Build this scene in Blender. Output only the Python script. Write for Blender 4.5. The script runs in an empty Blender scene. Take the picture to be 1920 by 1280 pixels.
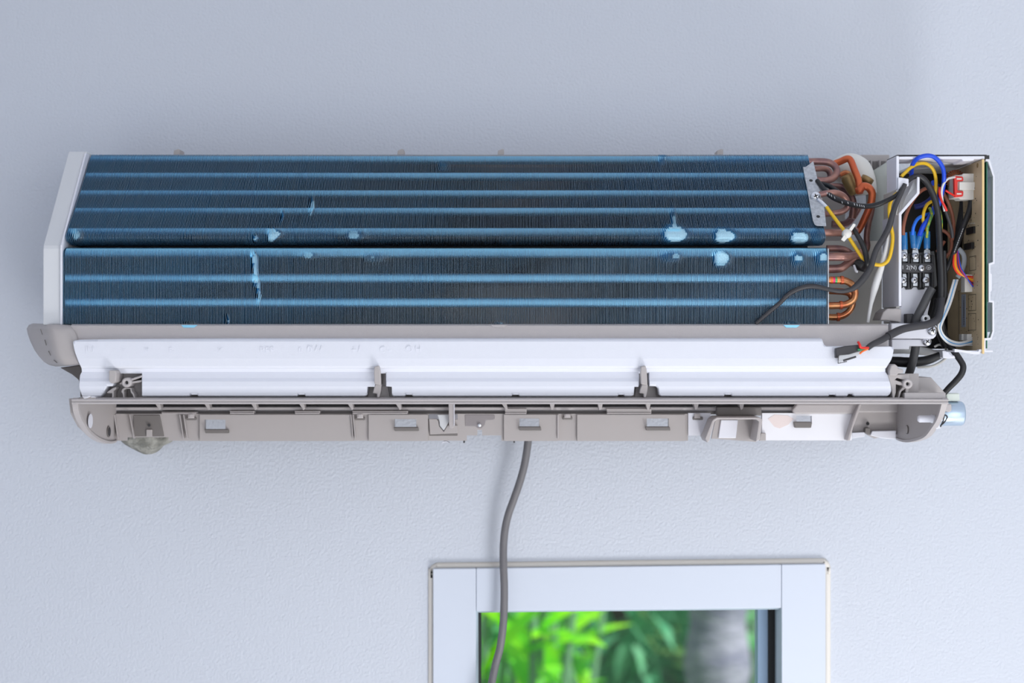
import bpy, bmesh, math, random
from mathutils import Vector, Matrix
random.seed(7)
S = bpy.context.scene
COL = S.collection
F = 50/36*1920          # focal length in pixels of the 1920 px frame
D = 1.53                # camera to wall, metres
ZC = 2.0                # camera height

# ---------------------------------------------------------------- camera, sky, light
cam = bpy.data.cameras.new('camera'); cam.lens = 50; cam.sensor_width = 36
co = bpy.data.objects.new('camera', cam); COL.objects.link(co)
co.location = (0, -D, ZC); co.rotation_euler = (math.radians(90), 0, 0)
cam.dof.use_dof = True; cam.dof.focus_distance = 1.365; cam.dof.aperture_fstop = 4.0
cam.clip_start = 0.05
S.camera = co
S.view_settings.view_transform = 'Standard'; S.view_settings.look = 'None'
S.view_settings.gamma = 1; S.view_settings.use_curve_mapping = False
S.view_settings.exposure = 0.09
w = bpy.data.worlds.new('sky'); S.world = w; w.use_nodes = True
bg = w.node_tree.nodes['Background']; bg.inputs[0].default_value = (0.87, 0.92, 1.0, 1); bg.inputs[1].default_value = 0.78
sun = bpy.data.lights.new('sun', 'SUN'); sun.energy = 6.0; sun.angle = 0.01; sun.color = (1, .96, .88)
so = bpy.data.objects.new('sun', sun); COL.objects.link(so)
so.rotation_euler = Vector((0.8, -0.6, 1.2)).to_track_quat('Z', 'Y').to_euler()
def area(name, loc, target, sx, sy, power, color):
    l = bpy.data.lights.new(name, 'AREA'); l.shape = 'RECTANGLE'; l.size = sx; l.size_y = sy; l.energy = power; l.color = color
    o = bpy.data.objects.new(name, l); COL.objects.link(o); o.location = loc
    o.rotation_euler = (Vector(loc)-Vector(target)).to_track_quat('Z', 'Y').to_euler()
# daylight of the low opening below the unit, and an added fill lamp from the right
area('low_opening_daylight', (0.52, -0.95, 0.75), (0.1, -0.1, 2.0), 0.40, 0.30, 9.5, (0.97, 0.98, 1.0))
area('added_right_fill', (1.5, -3.0, 1.6), (0.1, 0, 2.0), 1.6, 2.0, 19, (0.93, 0.96, 1.0))

# ---------------------------------------------------------------- helpers
def s_at(d): return (D-d)/F
def P(px, py, d):
    s = s_at(d); return Vector(((px-960)*s, -d, ZC+(640-py)*s))
def lin(c):
    c = c/255.0; return c/12.92 if c <= .04045 else ((c+.055)/1.055)**2.4
def rgb(c): return (lin(c[0]), lin(c[1]), lin(c[2]), 1)
MATS = {}
def mat(name, c, rough=.5, metal=0, bump=0, scale=300, var=0, c2=None, vscale=40, trans=0, alpha=1, coat=0, spec=.5, stretch=None):
    if name in MATS: return MATS[name]
    m = bpy.data.materials.new(name); m.use_nodes = True; nt = m.node_tree; b = nt.nodes['Principled BSDF']
    b.inputs['Base Color'].default_value = rgb(c); b.inputs['Roughness'].default_value = rough
    b.inputs['Metallic'].default_value = metal; b.inputs['Coat Weight'].default_value = coat
    b.inputs['Specular IOR Level'].default_value = spec
    if trans: b.inputs['Transmission Weight'].default_value = trans
    if alpha < 1: b.inputs['Alpha'].default_value = alpha
    tc = nt.nodes.new('ShaderNodeNewGeometry')
    src = tc.outputs['Position']
    if stretch:
        mp = nt.nodes.new('ShaderNodeMapping'); mp.inputs['Scale'].default_value = stretch
        nt.links.new(src, mp.inputs['Vector']); src = mp.outputs['Vector']
    if bump:
        n = nt.nodes.new('ShaderNodeTexNoise'); n.inputs['Scale'].default_value = scale; n.inputs['Detail'].default_value = 3
        bp = nt.nodes.new('ShaderNodeBump'); bp.inputs['Strength'].default_value = 1; bp.inputs['Distance'].default_value = bump
        nt.links.new(src, n.inputs['Vector']); nt.links.new(n.outputs['Fac'], bp.inputs['Height']); nt.links.new(bp.outputs[0], b.inputs['Normal'])
    if c2:
        n = nt.nodes.new('ShaderNodeTexNoise'); n.inputs['Scale'].default_value = vscale; n.inputs['Detail'].default_value = 2
        cr = nt.nodes.new('ShaderNodeValToRGB'); cr.color_ramp.elements[0].position = .38; cr.color_ramp.elements[1].position = .62
        cr.color_ramp.elements[0].color = rgb(c); cr.color_ramp.elements[1].color = rgb(c2)
        nt.links.new(src, n.inputs['Vector']); nt.links.new(n.outputs['Fac'], cr.inputs[0]); nt.links.new(cr.outputs[0], b.inputs['Base Color'])
    MATS[name] = m; return m

ORG = {}
def tag(o, label=None, cat=None, group=None, kind=None):
    if label: o['label'] = label
    if cat: o['category'] = cat
    if group: o['group'] = group
    if kind: o['kind'] = kind
    return o
def empty(name, loc, label, cat, group=None):
    o = bpy.data.objects.new(name, None); COL.objects.link(o); o.location = loc; o.empty_display_size = .05
    ORG[o.name] = Vector(loc); return tag(o, label, cat, group)
class MB:
    def __init__(s): s.v = []; s.f = []; s.sm = []
    def add(s, vs, fs, smooth=False):
        n = len(s.v); s.v += [Vector(v) for v in vs]
        for f in fs: s.f.append([i+n for i in f]); s.sm.append(smooth)
        return s
    def box(s, a, b):
        x0, x1 = sorted((a[0], b[0])); y0, y1 = sorted((a[1], b[1])); z0, z1 = sorted((a[2], b[2]))
        return s.add([(x0,y0,z0),(x1,y0,z0),(x1,y1,z0),(x0,y1,z0),(x0,y0,z1),(x1,y0,z1),(x1,y1,z1),(x0,y1,z1)],
                     [(0,3,2,1),(4,5,6,7),(0,1,5,4),(1,2,6,5),(2,3,7,6),(3,0,4,7)])
    def pbox(s, x0, y0, x1, y1, d, th):        # box whose front face covers the pixel box at depth d
        a = P(x0, y0, d); b = P(x1, y1, d); return s.box((a.x, -d, b.z), (b.x, -d+th, a.z))
    def prism(s, front, off):                   # outline in 3D, extruded by a vector
        n = len(front); off = Vector(off)
        vs = [Vector(p) for p in front]+[Vector(p)+off for p in front]
        return s.add(vs, [list(range(n)), list(range(2*n-1, n-1, -1))]+[(i, i+n, (i+1) % n+n, (i+1) % n) for i in range(n)])
    def pp(s, pts, d, th):                      # pixel outline at depth d, th deep
        fr = [P(p[0], p[1], p[2] if len(p) > 2 else d) for p in pts]
        return s.prism(fr, (0, th, 0))
    def xprof(s, prof, x0, x1):                 # profile [(d, z)] run along X
        return s.prism([(x0, -d, z) for d, z in prof], (x1-x0, 0, 0))
    def tube(s, pts, r, seg=12, smooth=True, sub=6, flat=1.0, caps=True):
        P3 = [Vector(p) for p in pts]; rs = r if isinstance(r, (list, tuple)) else [r]*len(P3)
        path = []; rad = []
        if smooth and len(P3) > 2:
            for i in range(len(P3)-1):
                p0 = P3[max(i-1, 0)]; p1 = P3[i]; p2 = P3[i+1]; p3 = P3[min(i+2, len(P3)-1)]
                for k in range(sub):
                    t = k/sub
                    path.append(.5*((2*p1)+(p2-p0)*t+(2*p0-5*p1+4*p2-p3)*t*t+(-p0+3*p1-3*p2+p3)*t**3)); rad.append(rs[i]+(rs[i+1]-rs[i])*t)
            path.append(P3[-1]); rad.append(rs[-1])
        else: path, rad = P3, list(rs)
        vs = []; fs = []; nrm = None
        for i, p in enumerate(path):
            t = (path[min(i+1, len(path)-1)]-path[max(i-1, 0)])
            t = t.normalized() if t.length > 1e-9 else Vector((1,0,0))
            if nrm is None: nrm = t.cross(Vector((0,1,0))); nrm = nrm if nrm.length > .1 else t.cross(Vector((0,0,1)))
            nrm = (nrm-t*nrm.dot(t)).normalized(); bn = t.cross(nrm)
            for k in range(seg):
                a = 2*math.pi*k/seg; vs.append(p+nrm*(math.cos(a)*rad[i])+bn*(math.sin(a)*rad[i]*flat))
        for i in range(len(path)-1):
            for k in range(seg):
                fs.append((i*seg+k, i*seg+(k+1) % seg, (i+1)*seg+(k+1) % seg, (i+1)*seg+k))
        s.add(vs, fs, True)
        if caps:
            n = len(path)-1
            s.add([vs[k] for k in range(seg)], [list(range(seg-1, -1, -1))]); s.add([vs[n*seg+k] for k in range(seg)], [list(range(seg))])
        return s
    def cyl(s, a, b, r, seg=24): return s.tube([a, b], r, seg, smooth=False)
    def lathe(s, c, axis, prof, seg=28):        # prof [(radius, distance along axis)]
        ax = Vector(axis).normalized(); n = ax.cross(Vector((0,0,1)));
        if n.length < .1: n = ax.cross(Vector((1,0,0)))
        n.normalize(); b = ax.cross(n); c = Vector(c); vs = []; fs = []
        for r, h in prof:
            for k in range(seg):
                a = 2*math.pi*k/seg; vs.append(c+ax*h+n*(r*math.cos(a))+b*(r*math.sin(a)))
        for i in range(len(prof)-1):
            for k in range(seg): fs.append((i*seg+k, i*seg+(k+1) % seg, (i+1)*seg+(k+1) % seg, (i+1)*seg+k))
        return s.add(vs, fs, True)
    def plate(s, xs, zs, y0, y1, holes):        # XZ plate with rectangular holes, walls only where needed
        xs = sorted(set(xs)); zs = sorted(set(zs))
        def solid(i, j):
            if i < 0 or j < 0 or i >= len(xs)-1 or j >= len(zs)-1: return False
            cx = (xs[i]+xs[i+1])/2; cz = (zs[j]+zs[j+1])/2
            return not any(h[0] < cx < h[1] and h[2] < cz < h[3] for h in holes)
        for i in range(len(xs)-1):
            for j in range(len(zs)-1):
                if not solid(i, j): continue
                a, b, c, d = xs[i], xs[i+1], zs[j], zs[j+1]
                s.add([(a,y0,c),(b,y0,c),(b,y0,d),(a,y0,d)], [(0,1,2,3)]); s.add([(a,y1,c),(b,y1,c),(b,y1,d),(a,y1,d)], [(3,2,1,0)])
                if not solid(i-1, j): s.add([(a,y0,c),(a,y1,c),(a,y1,d),(a,y0,d)], [(3,2,1,0)])
                if not solid(i+1, j): s.add([(b,y0,c),(b,y1,c),(b,y1,d),(b,y0,d)], [(0,1,2,3)])
                if not solid(i, j-1): s.add([(a,y0,c),(b,y0,c),(b,y1,c),(a,y1,c)], [(3,2,1,0)])
                if not solid(i, j+1): s.add([(a,y0,d),(b,y0,d),(b,y1,d),(a,y1,d)], [(0,1,2,3)])
        return s
    def build(s, name, m, parent=None, bev=0, label=None, kind=None, weld=False, seg=2):
        lo = Vector([min(v[i] for v in s.v) for i in range(3)]); hi = Vector([max(v[i] for v in s.v) for i in range(3)])
        c = (lo+hi)/2
        me = bpy.data.meshes.new(name); me.from_pydata([v-c for v in s.v], [], s.f)
        me.polygons.foreach_set('use_smooth', s.sm)
        bm = bmesh.new(); bm.from_mesh(me)
        if weld: bmesh.ops.remove_doubles(bm, verts=bm.verts, dist=1e-6)
        if len(s.f) < 30000: bmesh.ops.recalc_face_normals(bm, faces=bm.faces)
        bm.to_mesh(me); bm.free(); me.update()
        for mm in (m if isinstance(m, list) else [m]): me.materials.append(mm)
        o = bpy.data.objects.new(name, me); COL.objects.link(o); ORG[o.name] = c
        if parent: o.parent = parent; o.location = c-ORG[parent.name]
        else: o.location = c
        if bev:
            b = o.modifiers.new('bevel', 'BEVEL'); b.width = bev; b.segments = seg; b.limit_method = 'ANGLE'; b.angle_limit = math.radians(35)
            b.use_clamp_overlap = True
        return tag(o, label=label, kind=kind)
def px_path(pts, d=None): return [P(p[0], p[1], p[2] if len(p) > 2 else d) for p in pts]
def wire(name, pts, rpx, m, parent, d=None, seg=10, label=None, flat=1.0, sub=6):
    pp = px_path(pts, d); dd = pts[0][2] if len(pts[0]) > 2 else d
    r = [x*s_at(dd) for x in rpx] if isinstance(rpx, (list, tuple)) else rpx*s_at(dd)
    return MB().tube(pp, r, seg, flat=flat, sub=sub).build(name, m, parent, label=label)
def text(name, body, size, loc, m, parent, rot=(math.pi/2, 0, 0), ext=.0001, align='CENTER', label=None):
    cu = bpy.data.curves.new(name, 'FONT'); cu.body = body; cu.size = size; cu.extrude = ext; cu.align_x = align; cu.align_y = 'CENTER'
    t = bpy.data.objects.new(name, cu); COL.objects.link(t)
    bpy.context.view_layer.update()
    me = bpy.data.meshes.new_from_object(t.evaluated_get(bpy.context.evaluated_depsgraph_get()))
    bpy.data.objects.remove(t); me.name = name; me.materials.clear(); me.materials.append(m)
    o = bpy.data.objects.new(name, me); COL.objects.link(o); o.parent = parent
    o.location = Vector(loc)-ORG[parent.name]; o.rotation_euler = rot; ORG[o.name] = Vector(loc)
    return tag(o, label=label)

# ---------------------------------------------------------------- materials
M_wall = mat('painted_plaster', (204,209,219), .75, bump=.0010, scale=320)
M_ceil = mat('ceiling_paint', (225,228,235), .8)
M_floor = mat('pale_tile', (205,200,195), .4)
M_frame = mat('white_aluminium', (207,214,227), .4)
M_beige = mat('beige_plastic', (178,172,171), .5, bump=.00004, scale=2500)
M_beige2 = mat('speckled_beige_plastic', (186,180,180), .45, bump=.0002, scale=1400)
M_dark = mat('shadow_grey_plastic', (118,113,111), .5)  # darker beige for slots and recesses, shade put into the colour
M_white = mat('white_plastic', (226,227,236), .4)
M_panel = mat('off_white_plastic', (212,214,218), .45)
M_foam = mat('white_foam', (229,231,240), .8, bump=.00015, scale=1500)
M_fin = mat('blue_coated_aluminium', (88,160,200), .32, metal=.6)
M_edge = mat('bare_fin_edge', (150,170,186), .4, metal=.5)
M_glint = mat('bent_fin_glint', (196,236,252), .4, metal=.15)
M_tubeb = mat('blue_fin_collar', (146,214,244), .36, metal=.28)
M_zinc = mat('galvanised_steel', (196,200,205), .42, metal=.6, c2=(176,180,186), vscale=300)
M_steel = mat('bright_screw_steel', (225,228,235), .22, metal=.95)
M_copper = mat('orange_copper', (218,114,68), .3, metal=.55, c2=(204,100,66), vscale=60)
M_cop2 = mat('tarnished_copper', (168,124,112), .34, metal=.5, c2=(132,98,98), vscale=70)
M_cop3 = mat('iridescent_copper', (186,112,76), .28, metal=.8, c2=(196,140,96), vscale=120)
M_brass = mat('dull_brass', (164,136,92), .45, metal=.6)
M_black = mat('black_rubber', (30,30,33), .42)
M_black2 = mat('charcoal_sleeve', (54,53,57), .5)
M_yel = mat('yellow_insulation', (238,192,36), .4)
M_blue = mat('blue_insulation', (22,76,214), .38)
M_blue2 = mat('light_blue_insulation', (34,112,228), .38)
M_navy = mat('navy_insulation', (22,40,120), .4)
M_brown = mat('brown_insulation', (140,84,64), .45)
M_red = mat('red_insulation', (222,44,36), .4)
M_orange = mat('orange_insulation', (240,112,40), .4)
M_green = mat('green_insulation', (40,140,96), .4)
M_wwire = mat('white_insulation', (226,226,226), .4)
M_skyw = mat('pale_blue_insulation', (92,160,214), .4)
M_gcord = mat('grey_cord_sheath', (112,110,113), .45)
M_sleeve = mat('translucent_blue_sleeve', (40,130,200), .2, alpha=.62, coat=.5)
M_pcbf = mat('tan_circuit_board', (206,186,150), .5, c2=(196,175,140), vscale=60)
M_pcbe = mat('pale_board_edge', (226,196,140), .5)
M_green2 = mat('green_solder_mask', (40,112,86), .4)
M_ink = mat('dark_ink', (52,44,38), .6)
M_chip = mat('black_chip', (28,28,30), .35)
M_conn = mat('ivory_connector', (226,224,218), .4)
M_ink2 = mat('pale_print', (206,208,212), .5)
M_label = mat('grey_sticker', (178,186,202), .5)
M_putty = mat('grey_putty', (158,157,150), .9, bump=.004, scale=160, c2=(118,118,112), vscale=90)
M_caulk = mat('cream_caulk', (226,221,213), .6)
M_gasket = mat('black_gasket', (16,18,20), .5)
M_sash = mat('blue_grey_sash', (150,176,204), .4)
M_reveal = mat('grey_reveal', (176,190,200), .5)
M_cream = mat('cream_plastic', (214,222,214), .45)
M_can = mat('silver_motor_can', (186,204,222), .3, metal=.7)

# ================================================================ the setting
kx = s_at(0)
def wx(px): return (px-960)*kx
def wz(py): return ZC+(640-py)*kx
WX0, WX1, WZ0, WZ1 = wx(880), wx(1480), 1.02, wz(1130)
m = MB().plate([-1.7, WX0, WX1, 3.0], [0, WZ0, WZ1, 2.72], 0, .14, [(WX0, WX1, WZ0, WZ1)])
m.build('wall_back', M_wall, kind='structure')
MB().box((-1.82, -4.2, 0), (-1.7, .14, 2.72)).build('wall_left', M_wall, kind='structure')
MB().box((-1.82, -4.2, 2.72), (3.0, .14, 2.84)).build('ceiling', M_ceil, kind='structure')
MB().box((-1.82, -4.2, -.1), (3.0, .14, 0)).build('floor', M_floor, kind='structure')
# window 1: pieces of frame, reveal, sash, gasket, pane
win = bpy.data.objects.new('window_1', None); COL.objects.link(win); win.location = ((WX0+WX1)/2, 0, WZ0); ORG['window_1'] = Vector(win.location); win['kind'] = 'structure'
df = .009; zb = 640-(WZ0-ZC)/kx
MB().pp([(812,1066),(892.4,1065.2),(892.4,zb+60),(812,zb+60)], df, .03).build('frame_side', M_frame, win, .0008)
MB().pp([(1465.6,1058.3),(1548,1057.2),(1548,zb+60),(1465.6,zb+60)], df, .03).build('frame_side', M_frame, win, .0008)
MB().pp([(893,1065.2),(1465,1058.3),(1465,1139.5),(893,1146)], df, .03).build('frame_head', M_frame, win, .0008)
MB().pp([(893,zb-20),(1465,zb-20),(1465,zb+60),(893,zb+60)], df, .03).build('frame_sill', M_frame, win, .0008)
MB().box((wx(880),-.001,WZ0),(wx(896),.13,WZ1)).build('reveal', M_reveal, win)
MB().box((wx(1465),-.001,WZ0),(wx(1478),.13,WZ1)).build('reveal', M_reveal, win)
MB().pp([(893,1134),(1465,1134),(1465,1142),(893,1148)], .0, .13).build('reveal', M_reveal, win)
MB().box((P(1452,0,-.04).x,.03,WZ0),(wx(1467),.05,WZ1-.002)).build('sash_stile', M_reveal, win)
MB().box((P(1438,0,-.045).x,.036,WZ0),(P(1453,0,-.045).x,.052,WZ1-.002)).build('gasket', M_gasket, win)
MB().box((P(1418,0,-.05).x,.040,WZ0),(P(1440,0,-.05).x,.060,WZ1-.002)).build('sash_stile', M_sash, win)
MB().box((wx(892),.030,WZ0),(P(902,0,-.04).x,.052,WZ1-.002)).build('gasket', M_gasket, win)
gl = mat('window_glass', (235,245,245), .02, spec=.3); 
nt = gl.node_tree; g = nt.nodes.new('ShaderNodeBsdfTransparent'); gg = nt.nodes.new('ShaderNodeBsdfGlossy'); gg.inputs['Roughness'].default_value = .03
mx = nt.nodes.new('ShaderNodeMixShader'); mx.inputs[0].default_value = .02; g.inputs[0].default_value = (.93,.97,.96,1)
nt.links.new(g.outputs[0], mx.inputs[1]); nt.links.new(gg.outputs[0], mx.inputs[2]); nt.links.new(mx.outputs[0], nt.nodes['Material Output'].inputs[0])
MB().box((wx(893),.044,WZ0),(P(1425,0,-.05).x,.048,WZ1)).build('window_pane', gl, win)
# caulk bead
cb = MB().tube(px_path([(809,1700,0),(809,1120,0),(809.5,1082,0),(811,1068,0),(818,1061.5,0),(834,1060,0),(950,1059,0),(1200,1055.5,0),(1400,1053.5,0),(1530,1052.2,0),(1544,1053.5,0),(1550,1060,0),(1551,1075,0),(1551,1120,0),(1551,1700,0)]), .0036, 10, sub=8)
cb.build('trim_1', M_caulk, kind='structure')

# ================================================================ outdoors
MB().box((-8, .14, -.3), (10, 14, -.05)).build('ground', mat('lawn', (70,110,50), .9, bump=.02, scale=30), kind='structure')
def leafmat(name, c, c2, vs=9):
    m = mat(name, c, .45, c2=c2, vscale=vs); nt = m.node_tree; b = nt.nodes['Principled BSDF']
    tr = nt.nodes.new('ShaderNodeBsdfTranslucent'); mxx = nt.nodes.new('ShaderNodeMixShader'); mxx.inputs[0].default_value = .45
    cr = [n for n in nt.nodes if n.type == 'VALTORGB'][0]
    nt.links.new(cr.outputs[0], tr.inputs[0]); nt.links.new(b.outputs[0], mxx.inputs[1]); nt.links.new(tr.outputs[0], mxx.inputs[2]); nt.links.new(mxx.outputs[0], nt.nodes['Material Output'].inputs[0])
    return m
def leaf(mb, base, dirv, L, W, droop=.3, fold=.15, n=5):
    d = Vector(dirv).normalized(); side = d.cross(Vector((0,0,1)));
    side = side.normalized() if side.length > .05 else Vector((1,0,0))
    up = side.cross(d); vs = []; fs = []
    for i in range(n+1):
        t = i/n; c = Vector(base)+d*(L*t)+Vector((0,0,-1))*(droop*L*t*t); ww = W*math.sin(math.pi*(.08+.9*t))**.8
        vs += [c-side*ww/2+up*fold*ww, c, c+side*ww/2+up*fold*ww]
    for i in range(n): fs += [(3*i,3*i+1,3*i+4,3*i+3),(3*i+1,3*i+2,3*i+5,3*i+4)]
    mb.add(vs, fs, True)
L_bright = leafmat('sunlit_lime_leaf', (176,246,20), (120,225,40))
L_mid = leafmat('mid_green_leaf', (84,176,104), (140,214,150))
L_dark = leafmat('deep_green_leaf', (84,176,134), (150,222,180))
M_stem = mat('plant_stem', (110,150,120), .6)
def stalk_plant(x, y, hgt, nst, label, cat, lm, spread=.32, L=.42, W=.085, seed=1):
    random.seed(seed)
    r = empty('broad_leaf_plant', (x, y, -.05), label, cat)
    st = MB(); lf = MB()
    for i in range(nst):
        a = random.uniform(0, 6.28); bx, by = x+random.uniform(-.1,.1), y+random.uniform(-.1,.1)
        tx, ty = x+math.cos(a)*spread*random.uniform(.3,1), y+math.sin(a)*spread*random.uniform(.3,1)
        h = hgt*random.uniform(.75,1.1)
        st.tube([(bx,by,-.05),((bx+tx)/2,(by+ty)/2,h*.55),(tx,ty,h)], [.018,.014,.007], 6, sub=4)
        for k in range(7):
            t = .45+.55*k/6; px_, py_, pz = bx+(tx-bx)*t, by+(ty-by)*t, h*t
            b = random.uniform(0, 6.28); leaf(lf, (px_,py_,pz), (math.cos(b), math.sin(b), random.uniform(.3,1.4)), L*random.uniform(.6,1.1), W*random.uniform(.7,1.2), droop=random.uniform(.1,.6))
    st.build('stem', M_stem, r); lf.build('foliage', lm, r); return r
def shrub(x, y, r0, h, label, lm, n=900, ls=.16, seed=1):
    random.seed(seed)
    r = empty('garden_shrub', (x, y, -.05), label, 'shrub', 'shrubs in the garden beyond the window')
    st = MB(); lf = MB()
    for i in range(6):
        a = i*1.05; st.tube([(x,y,-.05),(x+math.cos(a)*r0*.3,y+math.sin(a)*r0*.3,h*.5),(x+math.cos(a)*r0*.6,y+math.sin(a)*r0*.6,h*.85)], [.03,.02,.008], 6, sub=3)
    for i in range(n):
        a = random.uniform(0, 6.28); u = random.uniform(-1,1); q = random.uniform(.55,1)**.5
        c = Vector((x+r0*q*math.cos(a)*math.sqrt(1-u*u), y+r0*q*math.sin(a)*math.sqrt(1-u*u), h*.5+h*.55*q*u))
        dv = Vector((random.uniform(-1,1),random.uniform(-.5,.5),random.uniform(-1,.7)))
        leaf(lf, c, dv, ls*random.uniform(.7,1.4), ls*.5, n=3)
    st.build('stem', mat('bark', (90,76,62), .9), r); lf.build('foliage', lm, r, kind='stuff'); return r
stalk_plant(-.02, 2.3, 1.42, 9, 'lime green broad-leaved plant just outside the left part of the window', 'plant', L_bright, .22, seed=4)
stalk_plant(.20, 3.1, 1.28, 7, 'lime green leafy plant behind the grey cord, right of its taller neighbour', 'plant', L_bright, .16, L=.34, seed=9)
stalk_plant(1.04, 4.45, 1.3, 6, 'leafy green plant at the right of the grey tree trunk', 'plant', L_mid, .16, L=.34, seed=12)
shrub(-.75, 5.0, .85, 1.9, 'mid green shrub behind the lime green plants', L_mid, 1400, .2, 2)
shrub(.55, 6.9, 1.1, 2.2, 'dark green shrub in the middle of the window view', L_dark, 1500, .2, 3)
shrub(2.45, 5.6, .8, 2.0, 'green shrub behind the right side of the tree trunk', L_mid, 1300, .2, 5)
shrub(.2, 10.4, 1.9, 3.4, 'tall deep green shrub farthest back in the garden', L_dark, 1500, .26, 6)
# palm trunk
pt = empty('palm_tree', (.76, 3.5, -.05), 'thick pale grey palm trunk seen through the right part of the window', 'tree')
prof = []; 
tb = MB(); pts = []; rr = []
for i in range(61):
    z = -.05+i*.075; pts.append((.675+.045*math.sin(z*.8)+.02*max(0,2-z), 3.5, z)); rr.append(.104+.006*math.sin(i*2.1)+(.012 if i % 4 == 0 else 0)+.03*max(0,1-z))
tb.tube(pts, rr, 24, smooth=False)
tb.build('trunk', mat('palm_bark', (150,147,168), .9, bump=.01, scale=18, c2=(122,120,146), vscale=7, stretch=(1,1,3)), pt)

# ================================================================ air conditioner
AC = empty('air_conditioner', (0, 0, ZC-.12), 'opened wall-mounted air conditioner with bare blue finned coil, white foam strip and wiring box', 'air conditioner')
def zy(py, d): return ZC+(640-py)*s_at(d)
# --- rear chassis: plate on the wall and its lips
MB().box((-.425, -.030, zy(752,.03)), (.352, -.0005, ZC+.188)).build('rear_plate', M_beige, AC, .001)
MB().box((-.412, -.112, ZC+.1835), (.292, -.02, ZC+.1862)).build('top_lip', M_beige, AC, .0005)
for x in (331, 751, 939, 1350):
    c = P(x, 286, .10)
    MB().pp([(x-6,290),(x-5,282),(x+3,279),(x+6,280),(x+6,290)], .105, .02).build('top_hook', M_beige, AC, .0004)
# --- left side panel
XL0, XL1 = -.4372, -.4190
pf = [(.128, zy(284,.128)), (.2035, zy(460,.2035)), (.2045, zy(466,.2045)), (.2045, zy(609,.2045)), (.005, zy(609,.2045)), (.005, zy(284,.128))]
MB().xprof(pf, XL0, XL1).build('side_panel', M_panel, AC, .001)
pl = [(.131, zy(284,.128)-.002), (.2062, zy(460,.2035)), (.2066, zy(466,.2045)), (.2066, zy(609,.2045)), (.19, zy(609,.2045)), (.19, zy(466,.2045)),(.118, zy(284,.128)-.002)]
MB().xprof(pl, XL1-.0015, XL1+.0003).build('side_panel_lip', M_white, AC, .0004)
# --- coil
def prof_pt(py):
    up = [(289,.118),(293,.122),(438,.199),(446,.2005),(453,.196),(459,.186)]
    lo = [(464,.1965),(466.5,.2005),(470,.2035),(475,.2048),(607.5,.2045)]
    t = up if py <= 461 else lo
    if py <= t[0][0]: return t[0][1]
    for (a, da), (b, db) in zip(t, t[1:]):
        if py <= b: return da+(db-da)*(py-a)/(b-a)
    return t[-1][1]
def prof_n(py):
    a = prof_pt(py-.6 if not 461 < py-.6 < 464 else py); b = prof_pt(py+.6)
    p = Vector((0, -a, zy(py-.6, a))); q = Vector((0, -b, zy(py+.6, b))); t = (p-q)
    n = Vector((0, -t.z, t.y)); n.normalize()
    if n.y > 0: n = -n
    return n
# bent patches: (x, y, half width left, half width right, half height, strength)
BENT = [(1256,438,12,26,13,1.7),(1350,442,10,24,11,1.6),(1492,445,8,18,11,1.5),(1530,445,8,12,12,.5),(1346,484,8,18,12,1.3),(1255,480,16,20,9,.55),
        (1492,484,8,14,11,.85),(1537,482,8,12,12,.85),(140,440,8,12,11,.8),(505,441,5,9,12,1.1),(512,437,3,14,8,.9),(476,446,3,4,6,1.2),(665,440,26,20,10,.55),
        (474,488,3,5,14,1.5),(476,515,3,4,17,1.4),(481,535,2.5,3,13,1.1),(484,556,2,3,9,.9),(582,385,2.5,5,12,.8),(527,405,2,3,10,.7),(1240,296,6,10,6,.6),
        (828,310,8,12,6,.5),(1260,408,3,6,16,.5),(575,478,14,14,7,.4),(700,482,22,22,9,.35),(360,445,16,20,6,.3),(1395,300,60,60,6,.22),(424,600,2,4,8,.8),(594,478,20,30,6,.3),
        (355,607,12,12,4,.5),(935,607,12,12,4,.4),(1485,607,12,12,4,.5)]
def bend(px, py):
    v = 0
    for bx, by, wl, wr, h, s_ in BENT:
        dx = px-bx
        if -2.6*wl < dx < 2.6*wr and abs(py-by) < 2.6*h:
            q = (dx/(wl if dx < 0 else wr))**2+((py-by)/h)**2
            v += s_*math.exp(-.75*q**1.5)
    return v
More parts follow.
